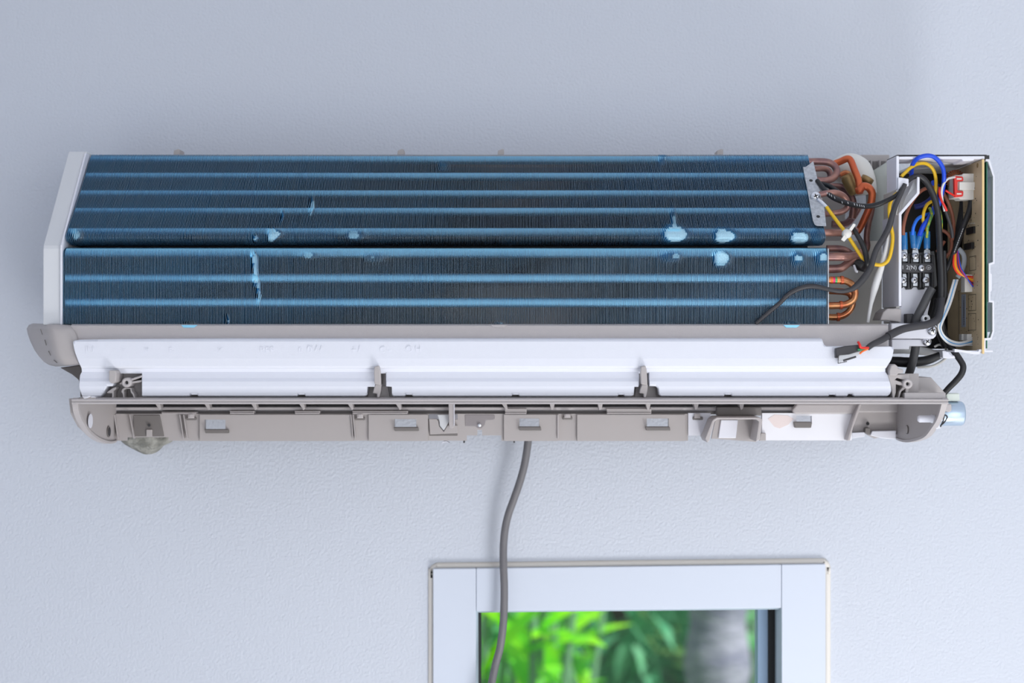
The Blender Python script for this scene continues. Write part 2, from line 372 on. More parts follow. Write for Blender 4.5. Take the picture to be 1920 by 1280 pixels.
def fins(rows, xa, xb, pitch, depth, name):
    vs = []; fs = []; t = .0001; FD = .0036
    n = int((xb-xa)/pitch); R = len(rows)
    info = []; zlast = 99; N0 = Vector((0,-1,0))
    for py in rows:
        if py < 462:
            u = min(1, max(0, (py-424)/22)); u = u*u*(3-2*u); nr = Vector((0, -(.731+.269*u), .683*(1-u))).normalized()
        else: nr = N0.copy()
        d = prof_pt(py); dp = Vector((0, -d, zy(py, d)))-nr*depth
        dp.z = min(dp.z, zlast-.0002); zlast = dp.z; info.append((py, d, nr, dp))
    rnd = random.Random(3)
    ph = 0
    for i in range(n+1):
        x = xa+i*pitch+rnd.uniform(-.00008,.00008); ph = .8*ph+rnd.uniform(-.05,.05)
        base = len(vs)
        for j, (py, d, nr, dp) in enumerate(info):
            f0 = Vector((x, -d, zy(py, d))); px = 960+x/s_at(d)
            th = bend(px, py)+ph*.5+.06*math.sin(px*.013+py*.05)
            th = max(-1.1, min(1.13, th)); back = f0-nr*FD
            fr = back+nr*(FD*math.cos(th))+Vector((FD*math.sin(th), 0, 0))
            side = Vector((math.cos(th), 0, 0))*t-nr*(math.sin(th)*t)
            deep = Vector((x, dp.y, dp.z))
            vs += [fr-side, fr+side, back+Vector((t,0,0)), deep+Vector((t,0,0)), deep-Vector((t,0,0)), back-Vector((t,0,0))]
        for j in range(R-1):
            a = base+6*j; b = a+6
            for k in range(6): fs.append((a+k, a+(k+1) % 6, b+(k+1) % 6, b+k))
        fs.append([base+k for k in range(6)]); fs.append([base+6*(R-1)+k for k in range(5, -1, -1)])
    mb = MB(); mb.v = vs; mb.f = fs; mb.sm = [False]*len(fs)
    o = mb.build(name, [M_fin, M_edge, M_glint], AC); per = 6*(R-1)+2   # bare cut edge of every fin
    idx = [0]*len(fs); rmid = [(rows[j]+rows[j+1])/2 for j in range(R-1)]
    for i in range(n+1):
        x = xa+i*pitch; jit = .22*math.sin(i*12.9898+4)
        for j in range(R-1):
            q = i*per+6*j; bn = bend(960+x/s_at(prof_pt(rmid[j])), rmid[j]) if j < R-1 else 0
            idx[q] = 1
            if bn > .56+jit: idx[q] = idx[q+1] = idx[q+5] = 2     # reflection off crushed fins painted as a pale colour
    o.data.polygons.foreach_set('material_index', idx); return o
XF0, XF1 = -.4166, .2935
rows_u = [289, 293, 300, 310]+list(range(320, 420, 14))+[424,428,432,435,438,441,444,447,450,453,456,459]
rows_l = [464, 465.2, 466.5, 468, 470, 472.5, 475, 477.5, 480, 484,488,493,498,504,512,520,530,540,552,565,585,600,604,607.5]
fu = fins(rows_u, XF0, XF1, .00137, .019, 'upper_fin_pack')
fl = fins(rows_l, XF0-.0015, XF1+.0015, .00137, .019, 'lower_fin_pack')
for py in (297, 328, 361, 394, 432):
    d = prof_pt(py); c = P(0, py+3.6, d-.0066)
    MB().cyl((XF0, c.y, c.z), (XF1, c.y, c.z), .0042, 20).build('coil_tube', M_tubeb, fu)
for py in (474.5, 521.5, 567):
    d = .2045; c = P(0, py, d-(.0066 if py < 500 else .0058))
    MB().cyl((XF0, c.y, c.z), (XF1, c.y, c.z), .0046, 20).build('coil_tube', M_tubeb, fl)
# coil end plates
MB().prism([P(1554,466,.2055), P(1554,608,.2055), P(1554,608,.2055)+Vector((0,.024,0)), P(1554,466,.2055)+Vector((0,.024,0))], (-.0009,0,0)).build('coil_end_plate', M_zinc, fl)
# unseen blower roller, added black to darken the gap behind the coil
added_roller = MB(); cF = P(0, 470, .13)
added_roller.cyl((XF0+.006, cF.y, cF.z), (XF1-.01, cF.y, cF.z), .036, 24)
added_roller.build('added_blower_roller', mat('added_roller_black', (14,14,16), .5), AC)
# --- galvanised mounting bracket lying on the slope
def on_slope(px, py, e=.003):
    d = .122+(py-293)*(.199-.122)/(438-293); return P(px, py, d+e)
out = [(1505.6,313),(1511,312.5),(1516,309),(1525,302),(1528,315),(1534,340),(1540,364),(1546,392),(1549.5,424),(1532,423.5),(1527.5,421),(1524.5,414),(1520,392),(1515,362),(1510,337)]
br = MB().prism([on_slope(*p) for p in out], (0,.0011,0)).build('mounting_bracket', M_zinc, AC, .0002)
def disc_on(name, px, py, r, m, parent, e=.0035, th=.0006):
    c = on_slope(px, py, .003); nn = prof_n(360); return MB().cyl(c+nn*.0003, c-nn*.0006, r*s_at(.16), 20).build(name, m, parent)
for p in ((1520.5,338.5),(1534,406)): disc_on('bracket_hole', p[0], p[1], 3.4, M_black, br)
disc_on('bracket_dimple', 1531, 388, 4.4, M_zinc, br)
def screw(c, r, parent, name='screw', m=None, cross=True, ang=.4, axis=(0,-1,0)):
    m = m or M_steel; mb = MB().lathe(c, axis, [(0,-.0006),(r*1.12,-.0006),(r*1.12,.0002),(r*.95,.0006),(r*.8,r*.34),(r*.4,r*.5),(0,r*.54)], 24)
    o = mb.build(name, m, parent)
    if cross:
        cc = Vector(c)+Vector(axis).normalized()*(r*.5); q = MB()
        for k in range(2):
            a = ang+k*math.pi/2; u = Vector((math.cos(a),0,math.sin(a))); v = Vector((-math.sin(a),0,math.cos(a)))
            q.prism([cc-u*r*.5-v*r*.13, cc+u*r*.5-v*r*.13, cc+u*r*.5+v*r*.13, cc-u*r*.5+v*r*.13], (0,-.00035,0))
        q.build('cross_slot', M_ink, o if parent.parent is None else parent)
    return o
screw(on_slope(1529,367.5,.006), 8.2*s_at(.165), br)
MB().lathe(on_slope(1529,369,.0045), (0,-1,0), [(0,0),(.0050,0),(.0050,.0012),(0,.0012)]).build('ring_terminal', M_zinc, br)
MB().tube(px_path([(1534,374,.170),(1541,380,.172),(1550,388,.174)]), [.0018,.0022,.0021], 10).build('crimp', M_steel, br)

# --- copper bends and pipes at the coil's end
def bendpipe(pts, r, m, label=None, d=None):
    return wire('copper_pipe', pts, r, m, AC, d=d, seg=14, label=label, sub=8)
bendpipe([(1515,303,.118),(1545,303,.118),(1561,308,.118),(1569,320,.12),(1563,333,.124),(1548,338.5,.127),(1522,337,.13)], 6.6, M_cop2, 'brown tarnished return bend')
bendpipe([(1520,317,.098),(1545,316,.098),(1555,322,.099),(1556,333,.1),(1545,345,.1),(1525,348,.10)], 5.6, M_cop2)
bendpipe([(1564,307,.10),(1575,303,.102),(1588,297.5,.106),(1595,301,.108),(1602,318,.112),(1609,336,.116),(1611,350,.118),(1612,362,.12)], 6.4, M_copper, 'bright orange copper pipe')
bendpipe([(1607,358,.118),(1612,356,.12),(1619,349,.12),(1629,352,.12),(1635,362,.12),(1634,376,.12),(1629,392,.118),(1620,412,.115),(1612,428,.112),(1603,440,.11)], [6.6,7.2,7.2,7.2,7,6.8,6.6,6.6,6.4,6.2], M_copper, 'orange copper pipe bending down')
bendpipe([(1636,372,.10),(1634,395,.10),(1628,420,.10),(1625,445,.10),(1626,462,.10),(1620,478,.102)], 5.8, M_cop2)
bendpipe([(1575,330,.085),(1586,325,.085),(1597,332,.088),(1603,345,.09),(1604,362,.09)], 6.2, M_cop3)
bendpipe([(1530,366,.165),(1560,361,.165),(1578,365,.16),(1588,376,.156),(1589,388,.152),(1578,397,.15),(1560,400,.15),(1535,402,.155)], 5.8, M_cop2)
bendpipe([(1540,436,.18),(1560,436,.178),(1585,436,.17),(1605,432,.16)], [7,7,6.8,6.4], M_cop2)
bendpipe([(1555,350,.07),(1580,352,.075),(1594,365,.08),(1600,385,.08),(1598,410,.08)], 7, M_cop2)
bendpipe([(1560,420,.06),(1585,420,.06),(1600,405,.06),(1612,385,.06)], 7, M_cop2)
bendpipe([(1550,481,.185),(1575,481,.185),(1588,481,.183),(1602,478,.178),(1616,472,.17)], [8,8.4,8,7,7], M_cop2, 'brown sheathed copper pipe')
bendpipe([(1550,466,.165),(1572,466,.165),(1587,470,.165),(1597,478,.163)], 6.5, M_cop2)
bendpipe([(1550,504,.175),(1575,503,.175),(1588,495,.174),(1600,487,.172),(1610,490,.17)], [8,8,7.5,7,7], M_cop2)
MB().tube(px_path([(1598,488,.17),(1612,497,.172),(1624,502,.172)]), [.0046,.0052,.0045], 12).build('black_pipe_sleeve', M_black, AC)
MB().tube(px_path([(1601,497,.178),(1605,508,.18),(1608,509,.18)]), [.0012,.0014,.0012], 6).build('tie_end', M_white, AC)
bendpipe([(1548,525,.19),(1570,525,.19),(1584,526,.19),(1597,533,.19),(1603,546,.19),(1601,560,.19),(1592,568,.19),(1578,572,.19),(1548,573,.19)], 6.6, M_cop3, 'shiny copper return bend with rainbow sheen')
bendpipe([(1548,594,.17),(1572,594,.17),(1588,587,.17),(1597,575,.17),(1598,560,.17),(1588,548,.17),(1550,545,.17)], 6.2, M_cop3)
for x, y, d in ((1578,525,.19),(1576,572,.19),(1578,481,.185),(1580,436,.172),(1571,594,.17)):
    a = P(x-2, y, d); b = P(x+3, y, d); MB().cyl(a, b, 8.1*s_at(d), 16).build('pipe_collar', M_cop2 if y in (481,436) else M_copper, AC)
wr = [(244,120,60),(226,70,120),(90,170,110),(236,150,80)]
for k, c in enumerate(wr):
    a = P(1557+4*k, 525, .19); b = P(1561+4*k, 525, .19); MB().cyl(a, b, 6.75*s_at(.19), 16).build('heat_tint', mat('heat_tint_%d' % k, c, .25, metal=.6), AC)
MB().lathe(P(1596,345,.10), (.5,0,-1), [(0,-.011),(.0055,-.011),(.0072,-.007),(.0076,0),(.0072,.007),(.0055,.011),(0,.011)], 10).build('flare_nut', M_brass, AC)
MB().lathe(P(1625,338,.10), (-.6,0,-1), [(0,-.003),(.0065,-.003),(.0065,.003),(0,.003)], 16).build('pipe_clamp', M_brass, AC)
# white insulated pipe elbow behind
MB().tube(px_path([(1572,322,.06),(1590,312,.07),(1608,318,.075),(1618,340,.08),(1622,365,.08)]), [.013,.0135,.0135,.013,.012], 20).build('pipe_insulation', M_conn, AC)
# --- recess behind the pipes: dark motor housing, divider, vent block
MG = mat('grey_green_plastic', (182,187,183), .4)
hc = P(1652,0,.062); hs = []
for k in range(25):
    a = math.pi*k/24; hs.append((hc.x-.0155*math.cos(a), -.062-.02*math.sin(a)))
n_ = len(hs); vs = [Vector((x, y, zy(326,.07)+(x-hs[0][0])*.62)) for x, y in hs]+[Vector((x, y, zy(455,.07))) for x, y in hs]
hm = MB().add(vs, [(k, k+1, n_+k+1, n_+k) for k in range(n_-1)], True)
hm.add(vs, [list(range(n_)), list(range(2*n_-1, n_-1, -1)), (0, n_, 2*n_-1, n_-1)])
hm.build('fan_motor_housing', MG, AC)
# divider between coil bay and wiring box
XD = (1688-960)*s_at(.17)
MB().box((XD-.0035,-.168,zy(606,.17)),(XD,-.122,zy(355,.17))).build('divider_plate', mat('grey_beige_plastic', (204,202,197), .5), AC, .0006)
MB().box((.270,-.094,zy(608,.17)),(XD+.002,-.088,zy(452,.09))).build('bay_back_panel', mat('grey_beige_plastic', (204,202,197), .5), AC)
MB().pp([(1662,600),(1650,600),(1656,585),(1664,578),(1690,578),(1690,604)], .185, .03).build('divider_foot', M_beige, AC, .001)
vb = MB().pp([(1608,335),(1608,298),(1613,290),(1668,290),(1668,330)], .05, .035).build('vent_block', M_beige, AC, .0008)
for x in (1621,1634,1650):
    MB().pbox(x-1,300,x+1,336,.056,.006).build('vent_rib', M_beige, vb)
    MB().pbox(x+3,302,x+11,334,.0515,.002).build('vent_slot_shade', M_dark, vb)
# white tapering lead end
wire('white_sleeved_lead', [(1668,428,.19),(1664,455,.19),(1655,492,.19),(1646,520,.19),(1640,540,.19),(1633,570,.188),(1627,604,.185)], [2,3.5,5.5,7,7,3.8,3], M_wwire, AC)

# --- drain tray strip above the foam
zt, zbm = zy(608,.212), zy(650,.212)
xa, xb_ = P(132,0,.212).x, P(1666,0,.212).x
MB().xprof([(.19,zt+.0006),(.2085,zt+.0003),(.2118,zt-.0012),(.2118,zbm),(.10,zbm),(.10,zt-.01),(.19,zt-.006)], xa, xb_).build('drain_tray', M_beige2, AC, .0007)
for x in (355, 936, 1485):
    MB().pp([(x-16,609),(x-11,614),(x+9,614),(x+15,609)], .2125, .002).build('tray_notch_clip', M_tubeb if x != 936 else M_beige2, AC, .0003)
# left corner cap
def sheet(grid, off):
    R = len(grid); Cn = len(grid[0]); vs = [v for r in grid for v in r]; n = len(vs); vs2 = [v+Vector(off) for v in vs]
    mb = MB(); fs = []
    for i in range(R-1):
        for j in range(Cn-1):
            a = i*Cn+j; fs.append((a,a+1,a+Cn+1,a+Cn)); fs.append((n+a+Cn,n+a+Cn+1,n+a+1,n+a))
    for i in range(R-1): fs += [(i*Cn,(i+1)*Cn,n+(i+1)*Cn,n+i*Cn),((i+1)*Cn-1,n+(i+1)*Cn-1,n+(i+2)*Cn-1,(i+2)*Cn-1)]
    for j in range(Cn-1): fs += [(j,n+j,n+j+1,j+1),((R-1)*Cn+j,(R-1)*Cn+j+1,n+(R-1)*Cn+j+1,n+(R-1)*Cn+j)]
    mb.add(vs+vs2, fs, True); return mb
cap_rows = [ # y left, x left, y right, x right
 (606,62,609,131),(609,54,613,134),(616,50,620,138),(626,52,628,142),(640,57,640,144),(655,64,655,142),(668,73,668,143),(678,82,676,146),(684,92,681,149),(687,104,684,150)]
grid = []
for ri, (yl, xl, yr, xr) in enumerate(cap_rows):
    row = []
    for k in range(11):
        t = k/10; e = t**.6; bulge = .168+.048*min(1, 1.25*(1-(1-t)**2.2))
        bulge -= .006*(abs(ri-4.5)/4.5)**3
        row.append(P(xl+(xr-xl)*t, yl+(yr-yl)*t, bulge))
    grid.append(row)
cap = sheet(grid, (0,.006,0)).build('corner_cap', M_beige, AC, weld=True)
MB().prism([P(50,616,.167),P(73,668,.167),P(104,687,.170),P(150,684,.19),P(133,611,.19),P(62,607,.17)], (0,.13,0)).build('corner_body', M_beige, AC, .001)
for (x0,y0,x1,y1) in ((76,617,79.5,627),(84,637,87,647),(91,658,95,666),(101,675,107,680)):
    MB().tube([P(x0,y0,.2045), P(x1,y1,.2065)], .0004, 6, smooth=False).build('slit_mark', M_dark, cap)
MB().pp([(112,689),(150,684),(160,695),(158,740),(150,745),(150,726),(147,712),(135,702)], .155, .06).build('corner_rib', M_dark, AC, .001)

# --- foam insulation strip
prof_f = [(633.5,.2145),(636,.2195),(640,.2212),(655,.2222),(672,.2232),(686,.2232),(689.5,.2222),(691,.2165),(697,.2160),(703,.2172),(709,.2182),(715,.2205),(724,.2215),(736,.2212),(741,.2200),(743.5,.2170),(748,.2150)]
def fd(py):
    if py <= prof_f[0][0]: return prof_f[0][1]
    for (a, da), (b, db) in zip(prof_f, prof_f[1:]):
        if py <= b: return da+(db-da)*(py-a)/(b-a)
    return prof_f[-1][1]
bot = [(136,741),(152,744),(158,747),(164,744),(165.5,741.5),(169.5,741.5),(171,745.5),(188,744.5),(194,736),(200,726),(201,724),(210,724),(213,720),(213.5,702),(268,702),(268.5,704),(262.6,735),(265,743)]
bot = [b for b in bot if b[0] <= 213.5]+[(214,700),(266,700),(266.5,742),(268,743.5)]
def notch(a, b, y=738.5): return [(a-1.5,743.3),(a,741),(a+1.5,y),(b-2,y),(b,741),(b+2,743.3)]
bot += notch(356,371)+notch(558,572)
bot += [(683,743.3),(688,740),(689,725),(702.4,725),(703,723),(703.6,700),(723.6,700),(724.6,724),(734.5,725),(735,740),(738,743.3)]
bot += notch(760,773)+notch(960,973)+notch(1159,1170)
bot += [(1183,743),(1188,740),(1189.5,725),(1197,725),(1198,700),(1216.5,699),(1218,723),(1230,724),(1234,728),(1236,740),(1240,743)]
bot += notch(1358,1372)+notch(1554,1566)+notch(1589,1600)+[(1662,743),(1669,739),(1680,735)]
top = [(136,640),(140,638),(152,636.5),(240,635),(420,633.8),(1537,633.5),(1541,635),(1545,646),(1549,648.7),(1668,649),(1673,650.5),(1680,652)]
def pl(t, x):
    if x <= t[0][0]: return t[0][1]
    for (a, ya), (b, yb) in zip(t, t[1:]):
        if x <= b: return ya+(yb-ya)*(x-a)/max(b-a, 1e-6)
    return t[-1][1]
xl_t = [(633,141),(638,138),(642,137),(658,140),(672,145),(682,149),(690,153),(697,153.5),(702,150.5),(712,149),(726,149),(735,151.5),(744,155),(750,160)]
xr_t = [(649,1675),(655,1675.5),(668,1673.5),(676,1670),(684,1665),(690,1661),(693,1658),(697,1660),(702,1664),(712,1667),(722,1670),(732,1671),(738,1669),(742,1664),(748,1660)]
us = sorted(set([b[0] for b in bot]+[t_[0] for t_ in top]+[136+4*k for k in range(20)]+[1600+5*k for k in range(16)]+list(range(220,1600,45))))
ys = sorted(set([p[0] for p in prof_f]+[645,650,660,665,676,680,700,720,728,732]))
grid = []
for y in ys:
    row = []
    for u in us:
        tp, bt = pl(top, u), pl(bot, u); yy = min(max(y, tp), bt)
        xx = min(max(u, pl(xl_t, yy)), pl(xr_t, yy)); dd = fd(yy)
        if yy >= bt-1e-6: dd = min(dd, fd(bt))-.0012
        if yy <= tp+1e-6: dd -= .0015
        row.append(P(xx, yy, dd))
    grid.append(row)
fm = sheet(grid, (0,.011,0)); fo = fm.build('foam_strip', M_foam, AC, weld=True)
md = fo.modifiers.new('ws', 'WEIGHTED_NORMAL') if False else None
for p in fo.data.polygons: p.use_smooth = False
# thinner foam webs beside the clips
for a, b, y in ((689,703,724),(724,735,724),(1189.5,1198,723),(1217,1230,724)):
    MB().pbox(a-1,701,b+1,y+.5,.208,.006).build('foam_web', M_foam, fo, .0006)
for x in (364,565,767,967,1165,1365,1560): MB().pbox(x-6,724,x+6,740,.2205,.002).build('foam_rib', M_foam, fo, .0008)
# raised moulding marks on the foam
def emb(body, px, py, size): text('moulded_mark', body, size*s_at(.222), P(px, py, .2224), M_foam, fo, ext=.00022)
emb('JU', 168, 656, 18); emb('=', 232, 657, 14); emb('III', 275, 657, 13); emb('E-', 322, 657, 14); emb('-X', 410, 657, 14)
emb('.REF.', 500, 657, 17); emb('-', 545, 659, 26); emb('0', 563, 657, 14); emb('0W', 590, 656, 19); emb('-', 622, 660, 26)
emb('+/-', 670, 657, 22); emb('C -', 722, 656, 16); emb('O H', 775, 655, 16)

# --- outlet duct
XS = .4025; XR = .399; t_ = .0022
def kz(py, d): return ZC+(640-py)*s_at(d)
curve = {-1: [(750,.2234),(767,.2222),(783.5,.2142),(797,.202),(812,.1852),(825,.1565),(831.5,.1202),(828,.09)],
          1: [(750,.2234),(764,.2185),(785,.208),(801,.1917),(821,.1615),(829,.1018),(822,.058)]}
for sx, XX in ((-1, XS), (1, XR)):
    c0 = curve[sx]; cv = []
    for i in range(len(c0)-1):
        q0, q1, q2, q3 = c0[max(i-1,0)], c0[i], c0[i+1], c0[min(i+2,len(c0)-1)]
        for k in range(4):
            t = k/4; py, d = [.5*(2*b+(c-a)*t+(2*a-5*b+4*c-e_)*t*t+(3*b-a-3*c+e_)*t**3) for a, b, c, e_ in zip(q0, q1, q2, q3)]
            cv.append((d, zy(py, d)))
    cv.append((c0[-1][1], zy(*c0[-1]))); zt3 = zy(746.5,.2234)
    MB().xprof([(.2234, zt3)]+cv+[(cv[-1][0], zt3)], sx*XX, sx*(XX-t_)).build('outlet_side', M_beige, AC, .0006, label='right outlet side wall, carries the motor' if sx > 0 else 'left outlet side wall')
    rim = [(.2246, zt3)]+[(d+.0012, z) for d, z in cv[:-1]]+[(d-.002, z+.0022) for d, z in reversed(cv[:-1])]+[(.2210, zt3)]
    MB().xprof(rim, sx*(XX+.0012), sx*(XX-.0040)).build('outlet_rim', M_beige2, AC, .0005)
    out2 = [(.215, zy(747,.215)), (.210, zy(775,.21)), (.188, zy(800,.188)), (.16, zy(815,.16)), (.1, zy(800,.1)), (.1, zy(740,.1))]
    if sx < 0: MB().xprof(out2, -XX-.0075, -XX-.0014).build('outer_flange', M_beige, AC, .0006)
# front rail with grooves
x0, x1 = -XS-.001, XR+.001
z1 = zy(748,.227)
MB().xprof([(.222,z1),(.2262,z1),(.2268,z1-.0006),(.2268,z1-.0016),(.2256,z1-.0021),(.2256,z1-.0028),(.2266,z1-.0032),(.2266,z1-.0046),(.222,z1-.0047)], x0, x1).build('front_rail', M_beige2, AC)
MB().xprof([(.2190,z1+.0012),(.2235,z1),(.2235,z1-.001),(.20,z1-.001),(.20,z1+.0012)], P(180,0,.22).x, P(1700,0,.22).x).build('outlet_roof_lip', M_beige, AC)
bm_ = MB().xprof([(.2005,zy(700,.2)),(.2045,zy(700,.2)),(.2045,z1-.001),(.090,z1-.001),(.090,z1+.003),(.2005,z1+.003)], P(165,0,.2).x, P(1720,0,.2).x)
bm_.build('outlet_roof', M_beige, AC)
# vent strip at the rear (dark plates painting the slots' shade, mid bar, ribs)
dB = .094
MB().pbox(208,744,1560,762.5,dB-.012,.004).build('fan_slot_shade', mat('deep_grey', (60,57,58), .6), AC)
a = P(208,763,dB-.002); b = P(1560,770,dB-.002)
MB().xprof([(dB-.006,a.z),(dB-.001,a.z-.0004),(dB-.001,b.z+.001),(dB-.006,b.z)], a.x, b.x).build('slot_bar', M_beige2, AC)
MB().pbox(208,770,1490,776.5,dB-.008,.004).build('lower_slot_shade', M_dark, AC)
for x in (296,388,476,566,657,747,946,1036,1126,1216,1306,1391):
    k = 1 if x < 960 else -1
    MB().pp([(x-5,757),(x+4,757),(x+4+2*k,766),(x+2*k,769),(x-1+2*k,766)], dB+.008, .012).build('slot_rib', M_beige2, AC, .0003)
MB().pp([(841,757),(852,757),(851,800),(847,803),(842,802)], dB+.012, .012).build('latch_arm', M_beige2, AC, .0004)
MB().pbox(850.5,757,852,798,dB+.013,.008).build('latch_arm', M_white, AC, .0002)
# ledge tabs under the bar
for a_, b_, y0 in ((302,368,772),(430,477,770),(552,600,770),(660,765,770),(946,988,766),(1137,1222,766)):
    MB().pp([(a_,y0),(b_,y0),(b_-1,775.5),(a_+2,775.5)], dB+.003, .01).build('ledge_tab', M_beige, AC, .0004)
    MB().pbox(a_+1,774,b_-1,776,dB+.0045,.003).build('ledge_tab_edge', M_beige2, AC, .0002)
# lower panel, with its openings
def ph(x0,y0,x1,y1,d=dB):
    a = P(x0,y1,d); b = P(x1,y0,d); return (a.x,b.x,a.z,b.z)
H = [ph(385,786,424,806),ph(740,785,781,802),ph(974,784,1011,801),ph(1212,784,1253,801),ph(804,776,858,786),ph(895,806,904,816),ph(875,816,940,840),ph(238,819.5,316,840)]
X = [P(208,0,dB).x,P(1290,0,dB).x]; Z = [P(0,775.5,dB).z,P(0,826,dB).z]
for h in H: X += [h[0],h[1]]; Z += [h[2],h[3]]
Z = [z for z in Z if z >= P(0,826,dB).z-1e-9]+[]
panel = MB().plate(X, Z, -dB, -dB+.003, H).build('lower_panel', M_beige, AC)
def rel(x0,y0,x1,y1,e=.003,m=None,name='raised_panel',th=None,bev=.0006,pts=None):
    mb = MB()
    if pts: mb.pp(pts, dB+e, th or e+.001)
    else: mb.pbox(x0,y0,x1,y1,dB+e,th or e+.001)
    return mb.build(name, m or M_beige, panel, bev)
# raised fields around the windows (each built of strips round its opening)
def field(x0,x1,h,y0=777,y1=826,e=.0035):
    hh = ph(*h); r = ph(x0,y0,x1,y1); o = MB().plate([r[0],hh[0],hh[1],r[1]],[r[2],hh[2],hh[3],r[3]],-dB-e,-dB-.0002,[hh]).build('raised_panel', M_beige, panel, .0005)
    a,c,b,d = h
    MB().pp([(a-2,c_) for c_ in (d-1,)]+[(b+3,d-1),(b+4,d+6),(a,d+6)], dB+e+.006, .009).build('window_hook', M_dark, o, .0006)
    return o
field(376,663,(385,786,424,806)); field(692,803,(740,785,781,802)); field(945,1045,(974,784,1011,801)); field(1082,1284,(1212,784,1253,801))
for x, lean in ((213,7),(242,8),(336,7),(343,7),(657,4),(661,4),(1045,0),(1046,0)):
    rel(0,0,0,0,.006,M_beige2,'vertical_rib',bev=.0003,pts=[(x,777),(x+1.6,777),(x+1.6+lean,822),(x+lean,822)])
rel(0,0,0,0,.002,M_dark,'recess_field_shade',pts=[(250,778),(299,778),(307,818),(250,818)])
rel(274,805,285,818,.004,M_beige,'small_tab')
MB().cyl(P(279.5,797,dB+.0045),P(279.5,797,dB+.002),2.7*s_at(dB),16).build('screw_hole', M_black, panel)
for x, yy in ((358,786),(675,786),(1064,785)):
    rel(x-6,776,x+6,yy-2,.0048,M_beige2,'t_slot_tongue'); rel(x-9,yy-4,x+9,yy+1.5,.0036,M_dark,'t_slot_shade'); rel(x-4,776,x+4,yy-3,.0056,M_beige2,'t_slot_tongue')
# latch pocket
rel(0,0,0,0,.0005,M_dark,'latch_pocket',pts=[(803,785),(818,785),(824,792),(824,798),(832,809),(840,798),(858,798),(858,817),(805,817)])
rel(0,0,0,0,.003,M_beige,'latch_plate',pts=[(804,785),(818,785),(822,789),(823,798),(832,809),(839,797),(858,797),(858,812),(806,814)])
MB().pbox(804,776,858,799,.070,.003).build('latch_back', M_white, panel)
rel(0,0,0,0,.0005,mat('recess_shade_grey', (146,140,142), .5),'keyhole_recess_shade',pts=[(871,777),(926,777),(928,779),(928,785),(925,787),(911,788),(909,797),(903,803),(896,803),(891,799),(872,799)])  # flat plate for the recess, its shade put into the grey
rel(0,0,0,0,.0036,M_panel,'latch_pale_plate',pts=[(820,777),(842,777),(842,790),(838,797),(832,807),(824,797),(824,790)])  # pale plate over the V of the latch
screw(P(899,797,dB+.002), 3.0*s_at(dB), panel, cross=False, m=M_steel)
MB().pp([(827,832),(831,827.5),(837,827),(843,830),(840,829.5),(836,828.5),(832,829.5)], .088, .01).build('pipe_edge', M_white, AC)
for x in (870, 964): MB().pbox(x-1.5,826,x+1.5,830,.09,.01).build('small_peg', M_black2, AC)
# right part, the light falling on it painted as white plates
MB().plate([ph(1290,0,1600,1)[0],ph(1492,779,1521,792)[0],ph(1492,779,1521,792)[1],ph(1290,0,1604,1)[1]],[P(0,826,dB).z,ph(1492,779,1521,792)[2],ph(1492,779,1521,792)[3],P(0,774,dB).z],-dB,-dB+.003,[ph(1492,779,1521,792),(P(1330,0,dB).x,P(1428,0,dB).x,0,9)])
wl = MB().plate([P(1290,0,dB).x,P(1332,0,dB).x],[P(0,816,dB).z,P(0,774,dB).z],-dB-.002,-dB+.003,[]).build('lit_panel', M_white, AC, .0004)
h = ph(1492,779,1521,792)
w2 = MB().plate([P(1428,0,dB).x,h[0],h[1],P(1596,0,dB).x],[P(0,825,dB).z,h[2],h[3],P(0,774,dB).z],-dB-.003,-dB+.003,[h]).build('lit_panel', mat('lit_panel_white', (240,240,246), .5), AC, .0004)
MB().pp([(1489,791),(1523,791),(1521,802),(1491,802)], dB+.009, .009).build('window_hook', M_dark, w2, .0006)
MB().pp([(1440,785),(1452,777),(1478,779),(1488,785),(1478,796),(1462,803),(1452,800)], dB+.0033, .0004).build('rust_stain', mat('faint_rust', (236,222,220), .6), w2)
MB().pbox(1302,775,1313,784,dB+.005,.004).build('t_slot_tongue', M_beige2, wl, .0003)
MB().pbox(1299,781,1318,787,dB+.0035,.004).build('t_slot_shade', M_dark, wl, .0006)
# open bracket: left cheek, top, right cheek, back
ob = MB().pp([(1322,822),(1336,787),(1344,782),(1424,782),(1430,786),(1428,800),(1425,824),(1417,828),(1423,790),(1418,786),(1345,786),(1340,790),(1330,826),(1326,830)], dB+.035, .036).build('open_bracket', M_beige2, AC, .0008)
MB().pp([(1342,784),(1424,784),(1418,828),(1334,822)], dB-.002, .004).build('bracket_back', M_beige, ob)
MB().pp([(1352,787),(1384,787),(1380,821),(1347,821)], dB+.0006, .003).build('bracket_light_patch', M_white, ob, .0006)  # bright centre of the bracket back, light painted as a white plate
MB().pbox(1344,763,1428,779,dB+.006,.01).build('bracket_shelf', M_dark, ob, .001)
MB().pp([(1427,812),(1436,812),(1436,826),(1424,826)], dB+.006, .01).build('bracket_foot', M_beige, ob, .0004)
